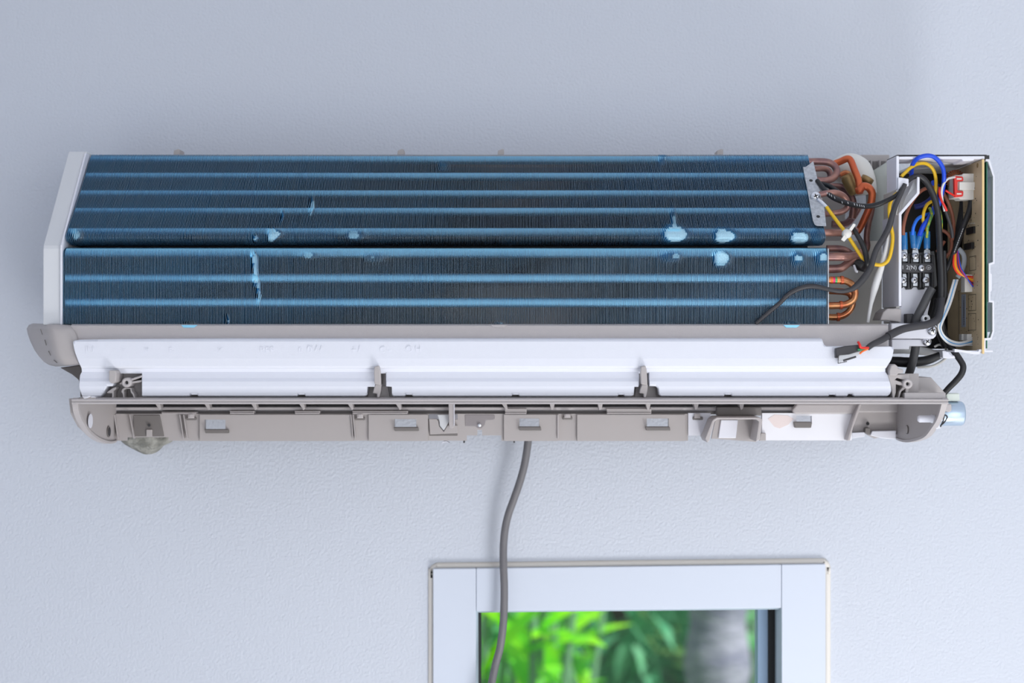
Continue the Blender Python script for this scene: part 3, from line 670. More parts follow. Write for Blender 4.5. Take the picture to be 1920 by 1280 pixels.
# right end of the outlet: curved inner lining
MB().pp([(1495,757),(1610,757),(1602,776),(1490,776),(1486,768)], dB+.008, .01).build('inner_step', M_beige2, AC, .0015)
MB().pp([(1606,752),(1700,752),(1700,773),(1606,773)], .066, .01).build('inner_step', M_beige2, AC, .0015)
MB().pp([(1600,770),(1698,770),(1690,812),(1640,822),(1632,818),(1622,812),(1598,812)], .062, .006).build('outlet_back', M_beige, AC, .0006)
MB().pp([(1611,757),(1616,757),(1608,780),(1600,800),(1594,826),(1588,826),(1596,800),(1603,778)], dB+.016, .018).build('curved_rib', M_beige2, AC, .001)
MB().pp([(1598,811),(1621,810),(1622,818),(1597,822)], .068, .006).build('outlet_edge', M_white, AC, .0004)
MB().pp([(1635,808),(1681,807),(1678,823.5),(1655,821.5),(1632,816)], .068, .006).build('outlet_edge', M_white, AC, .0006)
MB().cyl(P(1627,794,.0632),P(1627,794,.061),3.0*s_at(.062),16).build('screw_hole', M_black, AC)
MB().pp([(1623,802),(1632,802),(1632,815),(1628,815),(1622,811)], .070, .008).build('small_tab', M_dark, AC, .0006)
# holes on the side walls (ellipses in the side plane)
def onside(px, py, sx, e):
    Xp = sx*((XS if sx < 0 else XR)-t_-e); s = Xp/(px-960); return Vector((Xp, -(D-s*F), ZC+(640-py)*s))
def side_disc(name, px, py, rz, sx, m, e=.0004):
    c = onside(px, py, sx, e); return MB().cyl(c, c-Vector((sx*.0006,0,0)), rz, 20).build(name, m, AC)
side_disc('screw_hole', 203.5, 809, .0056, -1, M_dark); side_disc('screw_hole', 204.5, 809, .0042, -1, M_black2, .0008)
side_disc('screw_hole', 1701, 805, .0046, 1, M_dark)
side_disc('screw_hole', 1700.5, 805, .0036, 1, M_beige, .0008)
side_disc('side_plug', 169, 789, .0068, -1, M_white, .0016)
c = onside(1752, 785, 1, 0)
MB().lathe(c, (-1,0,0), [(0,.016),(.0025,.0155),(.0034,.014),(.0034,.003),(.0040,.003),(.0040,0)], 20).build('louver_pin', M_white, AC)
# louver motor outside the right wall
c = P(1776,775,.16); r = .0118
lm_ = MB().lathe(Vector((XR+.004, c.y, c.z)), (1,0,0), [(0,0),(r*.92,0),(r,.001),(r,.0292),(r*.93,.0308),(0,.0308)], 36).build('louver_motor', M_can, AC)
MB().pp([(1774,737),(1799,737),(1800,752),(1776,752)], .165, .008).build('motor_tab', M_cream, lm_, .001)
MB().pp([(1772,757),(1784,757),(1785,769),(1780,773),(1771,770)], .178, .006).build('motor_ear', M_beige2, lm_, .001)
MB().tube(px_path([(1763,800,.176),(1768,790,.178),(1771,778,.178),(1776,782,.178),(1770,792,.178),(1764,797,.178)]), .0007, 6).build('motor_lead', M_black2, lm_)
MB().pp([(1750,797),(1762,797),(1764,803),(1756,804)], .192, .004).build('motor_clip', M_white, lm_, .0004)
# upper right back plate of the outlet
MB().pp([(1700,707),(1746,707),(1773,737),(1773,746),(1700,746)], .196, .09).build('outlet_top_block', M_beige, AC, .001)
MB().xprof([(.2,zy(735.5,.2)),(.222,zy(736,.222)),(.222,z1),(.2,z1)], P(1696,0,.222).x, XR).build('outlet_top_ledge', M_beige2, AC, .0006)

# --- clips and screw bosses
def clip(x, flip=1):
    r = MB().pp([(x-5,687),(x+3,685),(x+5,690),(x+6,697),(x+7,719),(x+6,722),(x-5,720),(x-6,700)], .2285, .006).build('foam_clip', M_beige, AC, .0008)
    MB().pp([(x-3,720),(x+8,720),(x+7,733),(x+4,745),(x,745),(x,738),(x-8,737),(x-6,728)], .221, .016).build('clip_stem', M_beige, r, .0008)
    MB().pp([(x-14,724),(x+20,724),(x+24,746),(x-17,746)], .2065, .004).build('clip_seat', M_beige, r)
    MB().pbox(x+7,700,x+11,722,.206,.02).build('clip_web', M_dark, r)
clip(707); clip(1207)
# left boss
MB().pp([(214,700),(266,700),(264,746),(205,746),(210,730)], .2005, .004).build('boss_seat', M_dark, AC)
MB().pp([(204,694),(216,694),(218,700),(217,716),(210,719),(204,715)], .230, .03).build('foam_clip', M_beige, AC, .0008)
def boss(cx, cy, r, d, pts):
    o = MB().lathe(P(cx,cy,d), (0,-1,0), [(r*s_at(d)*1.05,-.02),(r*s_at(d),.0),(r*s_at(d)*.8,.0006),(r*s_at(d)*.42,.0006),(r*s_at(d)*.38,-.004),(0,-.004)], 24).build('screw_boss', M_beige2, AC)
    MB().cyl(P(cx,cy,d-.0042), P(cx,cy,d-.0036), r*.38*s_at(d), 16).build('screw_hole', M_black, o)
    for q in pts: MB().pp(q, d-.003, .014).build('boss_web', M_beige, o, .0008)
MB().pp([(217,700),(267,700),(266,706),(240,705.5),(217,705)], .2015, .004).build('boss_gap_shade', M_black, AC)  # black strip painting the dark of the gap above the boss
boss(237,717,9,.222,[[(244,710),(266,703),(266,707),(246,714)],[(246,715),(266,712),(266,716),(247,719)],[(224,718),(229,716),(230,719),(224,721)],
  [(229,729),(234,726),(246,727),(247,733),(251,738),(253,747),(251,747),(248,739),(245,736),(244,729),(236,729),(232,732),(233,747),(231,747),(230,738),(227,735)],
  [(200,735),(212,727),(218,725),(217,730),(213,733),(213,747),(210,747),(210,737),(201,737)]])
boss(1702,719.5,9,.222,[[(1665,702),(1705,701),(1705,712),(1695,712),(1682,708),(1678,712),(1690,716),(1694,722),(1686,722),(1680,720),(1680,736),(1677,746),(1674,746),(1672,730)],
  [(1694,724),(1698,728),(1690,734),(1686,746),(1684,746),(1686,734)],[(1711,718.5),(1715,719.5),(1711,720.5)],[(1698,727),(1704,727),(1704,737),(1698,737)]])
MB().pp([(1664,722),(1682,722),(1692,730),(1694,746),(1660,746)], .2085, .004).build('boss_seat', M_dark, AC)
MB().pp([(1668,695),(1671,685),(1677,682),(1683,686),(1684,690),(1694,692),(1694,699),(1684,700),(1682,704),(1668,704)], .222, .02).build('foam_clip', M_beige, AC, .0008)

# ---------------------------------------------------------------- wiring box
XB = .4395
xl_ = P(1682,0,.2).x; zt_ = zy(293,.2)
cb = MB()
# left cheek, front outline in pixels, stepping as in the unit
cheek = MB().pp([(1680,293),(1686,293),(1686,331),(1700,335),(1700,349),(1692,350),(1686,356),(1680,362),(1666,362),(1666,312)], .2, .002)
box = MB().prism([P(1680.5,292,.2),P(1686,292,.2),P(1686,345,.2),P(1680.5,356,.2)], (0,.034,0)).build('wiring_box', M_white, AC, .0006)
MB().prism([P(1686,293,.2),P(1848,292,.2),P(1850,298,.2),P(1686,298,.2)], (0,.036,0)).build('box_top', M_white, box, .0008)
MB().prism([P(1681,292,.199),P(1850,291,.199),P(1850,290,.199),P(1682,290,.199)], (0,.035,0)).build('box_gasket', M_black2, box)
MB().pbox(1846,291,1855,298,.20,.03).build('gasket_end', M_black, box)
MB().pp([(1684,332),(1704,335),(1704,349),(1691,349),(1684,357)], .204, .006).build('cord_clip', M_white, box, .0008)
chk = [(1713,333,.196),(1719,329,.196),(1724,331,.196),(1725,362,.198),(1704,388,.2),(1690,403,.2),(1690,574,.2),(1677,577,.2),(1672,592,.2),(1669,600,.2),(1669,606,.2),
       (1681,606,.2),(1684,580,.2),(1684,398,.2),(1695,382,.2),(1708,362,.196)]
fr = [P(*p) for p in chk]
MB().prism([P(1720,331,.2),P(1724.5,332,.2),P(1724.5,362,.2),P(1721,367,.2),P(1690.5,402,.2),P(1690.5,574,.2),P(1685,574,.2),P(1685,400,.2),P(1719,361,.2)], (0,.003,0)).build('cheek_edge', M_white, box, .0006)
MB().prism([P(1720,331,.199),P(1722,362,.199),P(1688,401,.199),P(1685,401,.199),P(1690,370,.185),P(1706,340,.185),P(1714,330,.185)], (0,.006,0)).build('cheek_face', M_panel, box, .0006)
MB().prism([P(1689,402,.1995),P(1689,574,.1995),P(1686,574,.1995),P(1686,402,.1995)], (0,.06,0)).build('cheek_wall', M_white, box)
# box interior back (its shade put into a near-black colour) and right cover
MB().box((XD+.02,-.088,zy(655,.2)),(XB+.006,-.082,zt_-.002)).build('box_back', mat('box_shade_black', (10,10,12), .5), box)
MB().box((XD+.020,-.166,zy(299,.2)),(XB,-.085,zt_-.001)).build('box_top', M_panel, box)
MB().prism([P(1799,294,.199),P(1829,293,.199),P(1826,301,.199),P(1806,302,.199)], (0,.03,0)).build('box_tab', M_white, box, .0008)
# mounting plate below the terminals
mp_ = MB().pp([(1690,535),(1752,535),(1740,585),(1738,640),(1668,640),(1669,600),(1676,590),(1678,578),(1690,575)], .168, .004).build('mounting_plate', M_white, box, .0006)
# right cover
M_cover = mat('cover_plastic', (196,200,206), .5)
_nt = M_cover.node_tree; _t = _nt.nodes.new('ShaderNodeBsdfTranslucent'); _t.inputs[0].default_value = rgb((205,208,214)); _m = _nt.nodes.new('ShaderNodeMixShader'); _m.inputs[0].default_value = .6
_nt.links.new(_nt.nodes['Principled BSDF'].outputs[0], _m.inputs[1]); _nt.links.new(_t.outputs[0], _m.inputs[2]); _nt.links.new(_m.outputs[0], _nt.nodes['Material Output'].inputs[0])
pairs = [((1849,297),(1848,301)),((1856,299),(1853,303)),((1865,330),(1862,331)),((1865,494),(1862,491)),((1857,497),(1854,494)),((1857,512),(1854,512)),((1859.5,514),(1854,514)),((1859.5,545),(1854,545)),((1857,547),(1854,547)),
  ((1857,563),(1854,566)),((1864,564),(1861,567)),((1864,622),(1861,621)),((1859,637),(1857,633)),((1848,638),(1846,634)),((1848,657),(1845,654)),((1838,659),(1836,655)),((1837,664),(1834,659)),((1826,664),(1826,659)),((1790,658),(1790,654))]
ce = MB()
for (a, b), (c, d_) in zip(pairs, pairs[1:]): ce.prism([P(*a,.1995),P(*c,.1995),P(*d_,.1995),P(*b,.1995)], (0,.006,0))
ce.build('cover_edge', M_white, box)
Xc = P(1863,0,.2).x
for xx, ya_, yb2 in ((1863,330,493),(1855.5,493,566),(1862,566,622)):
    Xw = P(xx,0,.2).x; MB().box((Xw,-.197,zy(yb2,.2)),(Xw+.0012,-.085,zy(ya_,.2))).build('cover_wall', M_cover, box)
MB().prism([P(1849,299,.198),P(1862,331,.198),Vector((Xc,-.085,zy(331,.2))),Vector((P(1849,0,.198).x,-.085,zy(299,.2)))], (.001,0,0)).build('cover_wall', M_cover, box)
MB().box((XB-.025,-.198,zy(660,.2)),(Xc,-.085,zy(657,.2))).build('box_floor', M_white, box)
# circuit board
def B(px, py, e=0.0):
    Xp = XB-e; s = Xp/(px-960); return Vector((Xp, -(D-s*F), ZC+(640-py)*s))
ZB0, ZB1 = zy(661,.2005), zy(299,.2005)
pcb = MB().box((XB,-.1995,ZB0),(XB+.0016,-.095,ZB1)).build('circuit_board', M_pcbf, AC)
MB().box((XB-.0002,-.2012,ZB0-.001),(XB+.0018,-.1995,ZB1)).build('board_edge', M_pcbe, pcb)
MB().box((XB+.0018,-.197,ZB0+.002),(XB+.0026,-.09,ZB1-.001)).build('solder_side', M_green2, pcb)
MB().box((XB+.0050,-.1975,ZB0+.004),(XB+.0058,-.09,ZB1-.002)).build('green_reflection_sheet', M_green2, pcb)  # added green sheet painting the board's reflection on the cover
def bquad(x0,y0,x1,y1,e,name,m,label=None):    # block standing e out of the board face, covering a pixel box on it
    a = B(x0,(y0+y1)/2); b = B(x1,(y0+y1)/2); za = B(x1,y0).z; zb_ = B(x1,y1).z
    return MB().box((XB-e, a.y, za), (XB, b.y, zb_)).build(name, m, pcb, .0002, label=label)
bquad(1815,424,1829,437,.002,'chip',M_chip); bquad(1813,454,1827,466,.003,'chip',M_chip)
bquad(1803,551,1811,613,.0003,'sticker',M_label)
a = B(1807,582,.0006); text('sticker_print', '1122000000647A', .0040, a, M_ink, pcb, rot=(math.pi/2, math.pi/2, -math.pi/2), ext=.00005)
for (x0,y0,x1,y1) in ((1818,479,1830,506),(1816,551,1830,582),(1816,587,1830,619),(1797,545,1799,640),(1806,434,1807,470),(1818,515,1820,540)):
    q = MB(); z0_ = B(x1,y0).z; z1_ = B(x1,y1).z; ya = B(x0,600).y; yb = B(x1,600).y; e = .0004; w_ = .0004
    for (p0,p1,p2,p3) in ((ya,ya-w_,z0_,z1_),(yb,yb+w_,z0_,z1_),(ya,yb,z0_,z0_-w_),(ya,yb,z1_,z1_+w_)): q.box((XB-.0002,p0,p2),(XB,p1,p3))
    q.build('silkscreen_outline', M_ink, pcb)
q = MB(); rnd = random.Random(5)
for k in range(90):
    px = rnd.uniform(1800,1834); py = rnd.uniform(330,645); c = B(px,py); q.box((XB-.0002,c.y,c.z),(XB,c.y-rnd.uniform(.0004,.002),c.z-rnd.uniform(.0003,.0012)))
q.build('silkscreen_marks', M_ink, pcb, kind='stuff')
MB().cyl(B(1833,310),B(1833,310)-Vector((.0004,0,0)),.0022,16).build('board_hole', M_brass, pcb)
for k in range(5):
    c = B(1812+k*3.6,417.5); MB().box((XB-.001,c.y,c.z),(XB,c.y-.0006,c.z-.0012)).build('chip_pin', M_steel, pcb)
# power connector (white with red latch)
cn = MB().pp([(1790,328),(1804,328),(1806,325),(1830,325),(1832,330),(1829,332),(1829,366),(1832,368),(1832,374),(1800,374),(1798,371),(1788,371)], .176, .016).build('power_connector', M_conn, pcb, .0006)
MB().pp([(1789,329),(1806,331),(1807,339),(1796,340),(1796,357),(1807,358),(1806,368),(1790,370)], .1785, .005).build('connector_latch', M_red, pcb, .0008, label='red latch frame')
MB().pbox(1794,334,1803,336.5,.1795,.002).build('latch_rib', M_conn, pcb); MB().pbox(1794,362,1803,364.5,.1795,.002).build('latch_rib', M_conn, pcb)
MB().pbox(1799,341,1829,356,.179,.004).build('connector_key', M_conn, pcb, .0005)
for y in (333,341,349,357): MB().pbox(1828.5,y-1,1831,y+2,.1775,.002).build('connector_pin', M_chip, pcb)
c2_ = MB().pp([(1809,514),(1830,515),(1831,547),(1809,547)], .172, .012).build('wire_connector', M_conn, pcb, .0005)
c3_ = MB().pp([(1803,626),(1812,626),(1812,638),(1803,638)], .160, .008).build('wire_connector', M_conn, pcb, .0005)
c4_ = MB().pp([(1813,626),(1827,626),(1827,648),(1820,648),(1813,644)], .170, .012).build('wire_connector', M_conn, pcb, .0005)
# copper choke coil
ck = MB()
for k in range(16):
    a = math.pi*(.25+.085*k); c = P(1791,336,.155); u = Vector((math.cos(a),0,math.sin(a)))
    ck.tube([c+u*.0045+Vector((0,-.003,0)), c+u*.0085+Vector((0,-.003,0)), c+u*.0085+Vector((0,.004,0))], .0005, 6, smooth=False)
ck.build('choke_coil', M_copper, pcb)
# terminal block
tb = MB().pp([(1686,482),(1690,476),(1752,470),(1754,485),(1758,535),(1750,541),(1734,538),(1734,542),(1722,543),(1720,538),(1712,538),(1710,542),(1699,543),(1697,538),(1686,538)], .170, .012).build('terminal_block', M_black, AC, .0006)
MB().pp([(1690,494),(1692,493),(1748,493),(1752,496),(1752,509),(1748,511),(1693,511),(1690,508),(1688,502)], .1748, .006).build('terminal_strip', M_black2, tb, .0006)
for x in (1690.5,1704,1710,1726,1732,1749):
    MB().pbox(x-2.6,478,x+2.6,540,.1725,.006).build('terminal_wall', M_black, tb, .0006)
for (x, y) in ((1695.5,479),(1716.5,480),(1738.5,480),(1694,525),(1714.5,525),(1736,525)):
    MB().pp([(x-5,y-12),(x+5,y-12),(x+6,y-6),(x+6,y+11),(x-4,y+11),(x-6,y-6)], .172, .002).build('terminal_tab', M_zinc, tb, .0002)
    screw(P(x,y,.1755), 5.6*s_at(.175), tb, 'terminal_screw', ang=.5)
screw(P(1728.5,502.5,.1765), 5.9*s_at(.175), tb, 'terminal_screw', ang=.2)
text('terminal_number', '1', 10.5*s_at(.175), P(1692.8,501.5,.1752), M_ink2, tb); text('terminal_number', '2(N)', 10.5*s_at(.175), P(1709,501.5,.1752), M_ink2, tb)
e = MB(); cE = P(1741.5,501.5,.1752); rE = 4.0*s_at(.175)
e.tube([cE+Vector((rE*math.cos(a*math.pi/10),0,rE*math.sin(a*math.pi/10))) for a in range(21)], .00018, 6, smooth=False)
for (a, b, c, d_) in ((0,.7,0,0),(-.6,0,.6,0),(-.38,-.28,.38,-.28),(-.16,-.52,.16,-.52)):
    e.tube([cE+Vector((a*rE,0,b*rE)), cE+Vector((c*rE,0,d_*rE))], .00018, 6, smooth=False)
e.build('earth_symbol', M_ink2, tb)
# crimped sleeves above the terminals
for (x0,y0,x1,y1,c) in ((1695,436,1696,468,M_brown),(1711,434,1714,465,M_blue2),(1727,436,1718,466,M_blue),(1738,434,1738,466,M_yel)):
    MB().tube([P(x0,y0,.174),P(x1,y1,.174)], .0031, 14, smooth=False).build('terminal_sleeve', M_sleeve, AC)
    MB().tube([P(x1+(x0-x1)*.2,y1-8,.174),P(x1,y1+2,.174)], .0017, 10, smooth=False).build('crimp_barrel', M_zinc, AC)

# ---------------------------------------------------------------- wiring
W = lambda name, pts, r, m, d=None, label=None, **k: wire(name, pts, r, m, AC, d=d, label=label, **k)
W('blue_wire', [(1708,350,.17),(1709,325,.18),(1711,309,.192),(1720,297,.203),(1738,291.5,.205),(1754,296,.203),(1767,313,.195),(1770,333,.187),(1767,358,.18),(1760,385,.17)], 4, M_blue)
W('yellow_wire', [(1690,331,.196),(1697,324,.195),(1708,314,.193),(1722,307,.19),(1737,307,.186),(1749,317,.182),(1754.5,335,.178),(1754,360,.172),(1751,385,.165)], 3.3, M_yel)
W('black_cable', [(1694,347,.200),(1702,339,.199),(1712,332,.197),(1722,330,.196),(1733,337,.194),(1745,355,.192),(1754,378,.19),(1759,405,.188),(1761,440,.187),(1763,480,.187),(1765,520,.186),(1764,560,.185),(1758,590,.182)], [4.5,4.5,4.8,5.2,5.8,6,6,6,6,6,6,6,6], M_black)
W('black_cable', [(1770,470,.17),(1771,500,.17),(1772,540,.17),(1771,575,.17),(1767,600,.17),(1770,635,.17)], 4.5, M_black)
W('black_cable', [(1760,560,.16),(1757,580,.16),(1752,600,.16),(1762,620,.16),(1775,650,.16)], 9, M_black)
W('brown_wire', [(1694,440,.176),(1694,425,.178),(1700,400,.176),(1712,375,.172),(1728,357,.168),(1748,351,.164),(1765,357,.16),(1778,380,.158),(1786,405,.156),(1788,432,.154),(1785,450,.152)], 3.4, M_brown)
W('brown_wire', [(1766,431,.15),(1777,438,.15),(1784,452,.15),(1782,470,.15),(1773,482,.15),(1763,491,.15)], 3.2, M_brown)
W('brown_wire', [(1756,472,.145),(1764,463,.145),(1771,452,.145)], 3, M_brown)
W('light_blue_wire', [(1711,440,.176),(1713,425,.178),(1720,411,.176),(1731,404,.172),(1745,400,.166)], 3.2, M_blue2)
W('blue_wire', [(1724,442,.177),(1731,424,.176),(1741,410,.174),(1749,396,.168),(1754,375,.16),(1750,340,.15)], 4.6, M_blue)
W('blue_wire', [(1715,388,.14),(1730,384,.14),(1748,370,.14),(1758,345,.14)], 5, M_navy)
W('yellow_wire', [(1738,432,.172),(1731,415,.174),(1732,398,.174),(1738,384,.172),(1746,378,.168)], 3.2, M_yel)
W('yellow_green_wire', [(1738,446,.177),(1739,428,.178),(1743,415,.178),(1747,402,.176),(1743,390,.17)], 2.8, mat('yellow_green_insulation', (196,190,50), .4, c2=(70,150,90), vscale=260))
W('green_wire', [(1756,384,.172),(1762,397,.174),(1765,415,.174),(1764,432,.172),(1761,450,.17)], 2.8, mat('yellow_green_insulation', (196,190,50)))
W('green_wire', [(1754,386,.1735),(1760,398,.1755),(1763,415,.1755),(1762,432,.1735)], 1.6, M_green)
W('white_wire', [(1790,332,.178),(1778,335,.184),(1769,345,.186),(1765.5,358,.186),(1767,375,.185),(1771,396,.183)], 2.1, M_wwire)
W('red_wire', [(1763,352,.184),(1761,360,.186),(1765,375,.187),(1771,386,.186),(1775,395,.184)], 2.3, M_red)
W('red_wire', [(1773,357,.184),(1781,362,.182),(1790,367,.179)], 2.0, M_red)
W('black_cable', [(1772,393,.182),(1778,410,.18),(1784,430,.178),(1786,445,.175)], 3.2, M_black2)
W('black_cable', [(1822,372,.168),(1818,395,.168),(1808,420,.17),(1799,445,.172),(1790,470,.172),(1780,495,.17),(1772,510,.168)], [6,6,5.6,5.2,5,4.6,4.2], M_black)
W('black_cable', [(1805,340,.14),(1808,380,.14),(1800,430,.14),(1793,470,.14)], 9, M_black)
for k in range(11):   # printed marks along the black cable
    t = k/10; W('cable_print', [(1806-t*16,428+t*42,.1768),(1805-t*16,431+t*42,.1768)], .5, M_ink2)
cols = [(M_red,0),(M_orange,1),(M_yel,2),(M_orange,3),(M_navy,4),(M_red,5),(M_blue,6)]
for m_, k in cols:
    W('thin_lead', [(1790+k*1.0,470,.172),(1787+k*2.0,490,.176),(1789+k*2.2,503,.178),(1797+k*1.8,514-k*.3,.179),(1808+k*1.2,517+k*1.2,.178),(1818+k*.6,518+k*2.6,.176),(1826,519+k*3.3,.174)], 1.25, m_, seg=6)
W('ribbon_cable', [(1797,466,.165),(1806,476,.165),(1808,490,.165),(1803,508,.165),(1795,520,.165)], 4.8, mat('grey_ribbon', (166,172,180), .4), flat=.35)
for k in range(5):
    o_ = (k-2)*2.0; mm = M_skyw if k in (2,) else M_wwire
    W('ribbon_lead', [(1792+o_,524,.168),(1786+o_,545,.172),(1779+o_,568,.176),(1770+o_,590,.18),(1764+o_*.9,604,.181),(1762+o_*.7,616,.181),(1768+o_*.6,630-o_*.4,.18),(1781+o_*.3,641-o_*.9,.178),(1797,645-o_*.9,.176),(1812,643-o_*.9,.174),(1823,638-o_*1.7+2,.172)], 1.35, mm, seg=6)
W('grey_strip', [(1765,525,.15),(1771,540,.15),(1777,555,.15)], 3.2, M_gcord)
# power cable through the clamp
W('power_lead', [(1748,540,.181),(1741,552,.181),(1732,570,.181),(1722,590,.18),(1716,605,.178),(1717,630,.174),(1716,655,.172),(1708,690,.165),(1698,715,.14)], [8.2,8.2,8.2,8.2,8.2,8,8,8,7.5], mat('charcoal_cable', (72,72,74), .5))
MB().pp([(1700,588),(1713,588),(1713,606),(1700,606)], .178, .01).build('rubber_block', M_black2, AC, .0006)
cl = MB().pp([(1671,606),(1752,606),(1757,610),(1758,620),(1755,630),(1750,635),(1671,635)], .1905, .012).build('cord_clamp', M_white, AC, .0012)
screw(P(1748,619,.192), 8.6*s_at(.19), cl, ang=.3)
MB().pp([(1672,636),(1744,636),(1745,644),(1740,649),(1705,649),(1705,655),(1672,655)], .184, .012).build('lower_clamp', M_white, AC, .001)
screw(P(1738,640,.186), 7.6*s_at(.186), cl, ang=.9)
o = MB().lathe(P(1736,597,.186), (0,-1,0), [(.0038,-.01),(.0038,.001),(.0030,.0015),(.0018,.001),(.0016,-.004),(0,-.004)], 20).build('clamp_boss', M_panel, AC)
MB().cyl(P(1736,597,.1835), P(1736,597,.1825), .0016, 12).build('screw_hole', M_black, o)
# flap wire loom over the tray, ending in a loose connector
W('sleeved_cable', [(1766,560,.19),(1764,580,.196),(1759,597,.20),(1750,604,.202),(1735,609,.204),(1715,612,.206),(1695,616,.209),(1680,622,.212),(1665,630,.216)], [6,6.5,7,7.5,7.5,7.5,7.5,7.5,7.5], M_black2)
W('sleeved_cable', [(1668,628,.2145),(1657,635,.219),(1645,641,.223),(1635,646,.226),(1627,652,.228)], [6.2,6,5.8,5.6,5.4], M_black2)
pc = MB().pp([(1567,653),(1580,650),(1586,648.5),(1612,646),(1617,657),(1592,664),(1574,666),(1572,671),(1567,671)], .231, .006).build('loose_plug', M_black2, AC, .0006, label='loose dark plug lying on the white foam')
MB().pp([(1572,666),(1592,664),(1617,656),(1624,656),(1606,668),(1584,674),(1572,682)], .2285, .004).build('plug_shell', mat('clear_white_shell', (226,228,232), .25, alpha=.6), pc, .0004)
MB().tube(px_path([(1581,676,.2335),(1594,672,.2335),(1605,668.5,.2335)]), .0009, 6).build('plug_slot', M_black2, pc)
MB().tube(px_path([(1572,667,.233),(1571.5,681,.233),(1588,677.5,.233)]), .0004, 6, smooth=False).build('plug_edge', M_ink, pc)
MB().tube(px_path([(1609,641,.234),(1612,646,.236),(1614,651,.235),(1622,652,.232),(1628,652,.23)]), .0012, 8).build('plug_lead', M_red, pc)
MB().tube(px_path([(1608,655,.234),(1616,655,.233),(1626,653,.231)]), .0009, 8).build('plug_lead', M_green, pc)
MB().tube(px_path([(1612,663,.232),(1618,658,.233),(1627,654,.231)]), .0009, 8).build('plug_lead', M_orange, pc)
# sensor cable crossing the coil
W('black_cable', [(1697,345,.205),(1689,363,.206),(1681,380,.207),(1674,400,.208),(1667,425,.208),(1656,447,.208),(1645,464,.208),(1638,482,.209),(1633,500,.21),(1622,518,.211),(1607,535,.212),(1594,543,.213),(1577,546,.214),(1556,543,.214),(1532,537.5,.213),(1514,537,.212),(1496,542,.211),(1478,552,.21),(1462,568,.209),(1444,583,.208),(1428,597,.208),(1417,607,.208)],
  [4.2,4.6,5,5.4,5.8,5.8,5.6,5.6,5.6,6.4,6.2,4.5,4.2,4.2,4.6,4.8,4.6,4.4,4.2,4,3.8,3.6], M_black2)
W('black_cable', [(1532,338,.15),(1543,352,.158),(1556,366,.168),(1575,376,.178),(1597,383,.186),(1620,386.5,.192),(1643,384,.197),(1665,375,.2),(1682,365,.203),(1694,352,.204)], [4.2,4.8,5,5,4.8,4.8,4.8,4.4,4.2,4], M_black)
W('black_cable', [(1536,344,.13),(1550,347,.135),(1562,353,.14),(1574,362,.14)], 4.5, M_black)
pr = MB()
for k, x in enumerate((1551,1555,1559,1565,1579,1590,1602,1607,1612,1616,1620)):
    yy = 360+(x-1548)*.62 if x < 1580 else 378+(x-1580)*.22; dd = .174+(x-1551)*.00029+.004
    pr.tube([P(x-.6,yy-2,dd+.0006),P(x+.6,yy+2,dd+.0006)], .00025, 5, smooth=False)
pr.build('cable_print', M_ink2, AC)
W('black_cable', [(1600,428,.196),(1607,440,.198),(1614,452,.199),(1620,465,.2),(1624,480,.2),(1626,495,.199),(1620,503,.19)], [4,4.6,5,5.2,5.4,5.4,5], M_black)
# earth wire from the bracket
W('earth_wire', [(1550,388,.175),(1560,402,.18),(1572,418,.186),(1586,436,.192),(1600,458,.194),(1612,476,.194),(1618,484,.193),(1627,490,.192),(1640,495.5,.192),(1654,496,.193),(1665,488,.194),(1671,470,.194),(1674,445,.194),(1671,425,.194),(1668,405,.194),(1668,385,.194),(1674,370,.194),(1682,362,.193)], 3.4, M_yel)
# cable ties
ct = MB().lathe(P(1588,438,.2005), (0,-1,0), [(0,-.004),(.0042,-.004),(.0046,0),(.0036,.003),(0,.0034)], 16).build('cable_tie', M_conn, AC)
MB().pp([(1592,430),(1600,418.5),(1605,421),(1597,433)], .2035, .0014).build('tie_tail', M_conn, ct, .0003)
MB().pp([(1577,449),(1583,440),(1590,445),(1583,453)], .2035, .0014).build('tie_tail', M_conn, ct, .0003)
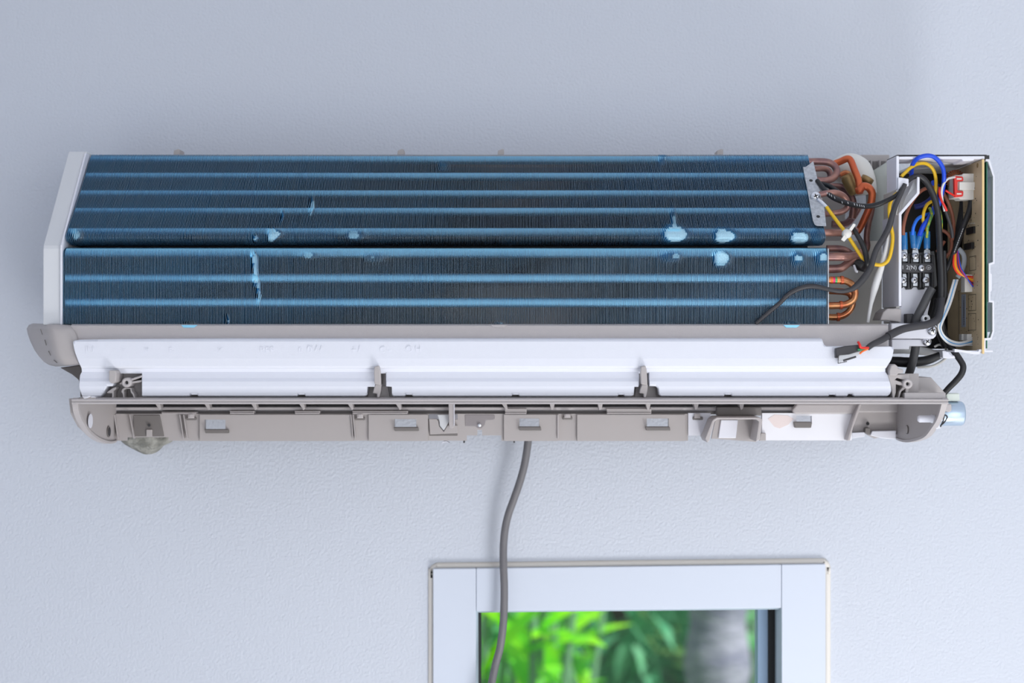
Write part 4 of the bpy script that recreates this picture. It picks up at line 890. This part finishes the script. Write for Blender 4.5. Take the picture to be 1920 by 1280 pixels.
# cables below the box
W('black_cable', [(1764,600,.165),(1770,625,.166),(1779,643,.168),(1790,660,.17),(1801,676,.172),(1806,687,.173),(1803,700,.173),(1793,713,.172),(1781,725,.17),(1770,737,.168)], [6,7,7,6.5,6,6,6.2,6,5.8,5.4], M_black, label='black sleeved cable drooping below the box')
W('black_cable', [(1664,676,.15),(1685,678,.152),(1705,679,.154),(1730,677,.156),(1748,672,.158),(1768,663,.16)], [8,9.5,9.5,9,8,6], M_black)
W('white_sleeved_lead', [(1673,656,.14),(1700,655,.142),(1730,658,.144),(1750,662,.148),(1772,668,.152)], [7,8,8,6.5,5], M_wwire, flat=.6)
W('white_sleeved_lead', [(1720,688,.148),(1745,687,.15),(1762,680,.152),(1774,671,.154)], 2.4, M_conn)
W('white_sleeved_lead', [(1752,650,.156),(1762,646,.156),(1772,652,.156),(1776,662,.156)], 2.2, M_conn)
zt2 = MB().pp([(1767,657),(1780,656.5),(1779,661),(1785,666),(1793,666),(1793,671),(1780,672),(1768,671)], .172, .016).build('cable_tie', M_white, AC, .0008)

# ================================================================ cord and putty
gc = MB().tube(px_path([(992,800,.03),(990,828,.03),(984,868,.028),(975,902,.026),(964,934,.024),(953,965,.022),(947,992,.022),(944,1025,.022),(944,1060,.024),(945.5,1100,.026),(945,1140,.026),(943,1175,.026),(938,1212,.024),(930,1242,.024),(924,1270,.026),(918,1300,.03),(910,1340,.03),(905,1500,.026),(905,1800,.024)]), 7.2*s_at(.025), 16, sub=8)
g_ = gc.build('power_cord', M_gcord); tag(g_, 'thick grey cord hanging from under the unit down past the window', 'cord')
# putty lump under the left end
random.seed(3)
pmb = MB(); c = P(270,806,.03)
rows = [(225,.030),(231,.034)]
R_ = 10; Cn = 22; vs = []; fs = []
prf = [(0,.060),(.006,.058),(.010,.052),(.014,.040),(.017,.026),(.0205,.018),(.0235,.012),(.026,.007),(.028,0.0001)]
prf = [(-.012,.026),(-.006,.026),(-.001,.0265),(.003,.0235),(.006,.0185),(.009,.0145),(.0115,.011),(.0135,.007),(.0148,.0025)]
for i, (h_, r_) in enumerate(prf):
    for k in range(Cn):
        a = 2*math.pi*k/Cn; rr_ = r_*(1+.12*math.sin(3*a+i)+.13*random.uniform(-1,1))
        vs.append(Vector((P(272,0,.045).x+.001*h_+rr_*math.cos(a), -.034+rr_*1.1*math.sin(a)*.9, zy(826,.05)-h_*1.05)))
for i in range(len(prf)-1):
    for k in range(Cn): fs.append((i*Cn+k, i*Cn+(k+1) % Cn, (i+1)*Cn+(k+1) % Cn, (i+1)*Cn+k))
fs.append(list(range(Cn))); fs.append([(len(prf)-1)*Cn+k for k in range(Cn)])
pmb.add(vs, fs, True)
po = pmb.build('putty_lump', M_putty); tag(po, 'rough grey putty lump bulging under the left end of the unit', 'putty')
sb = po.modifiers.new('sub', 'SUBSURF'); sb.levels = 1; sb.render_levels = 2
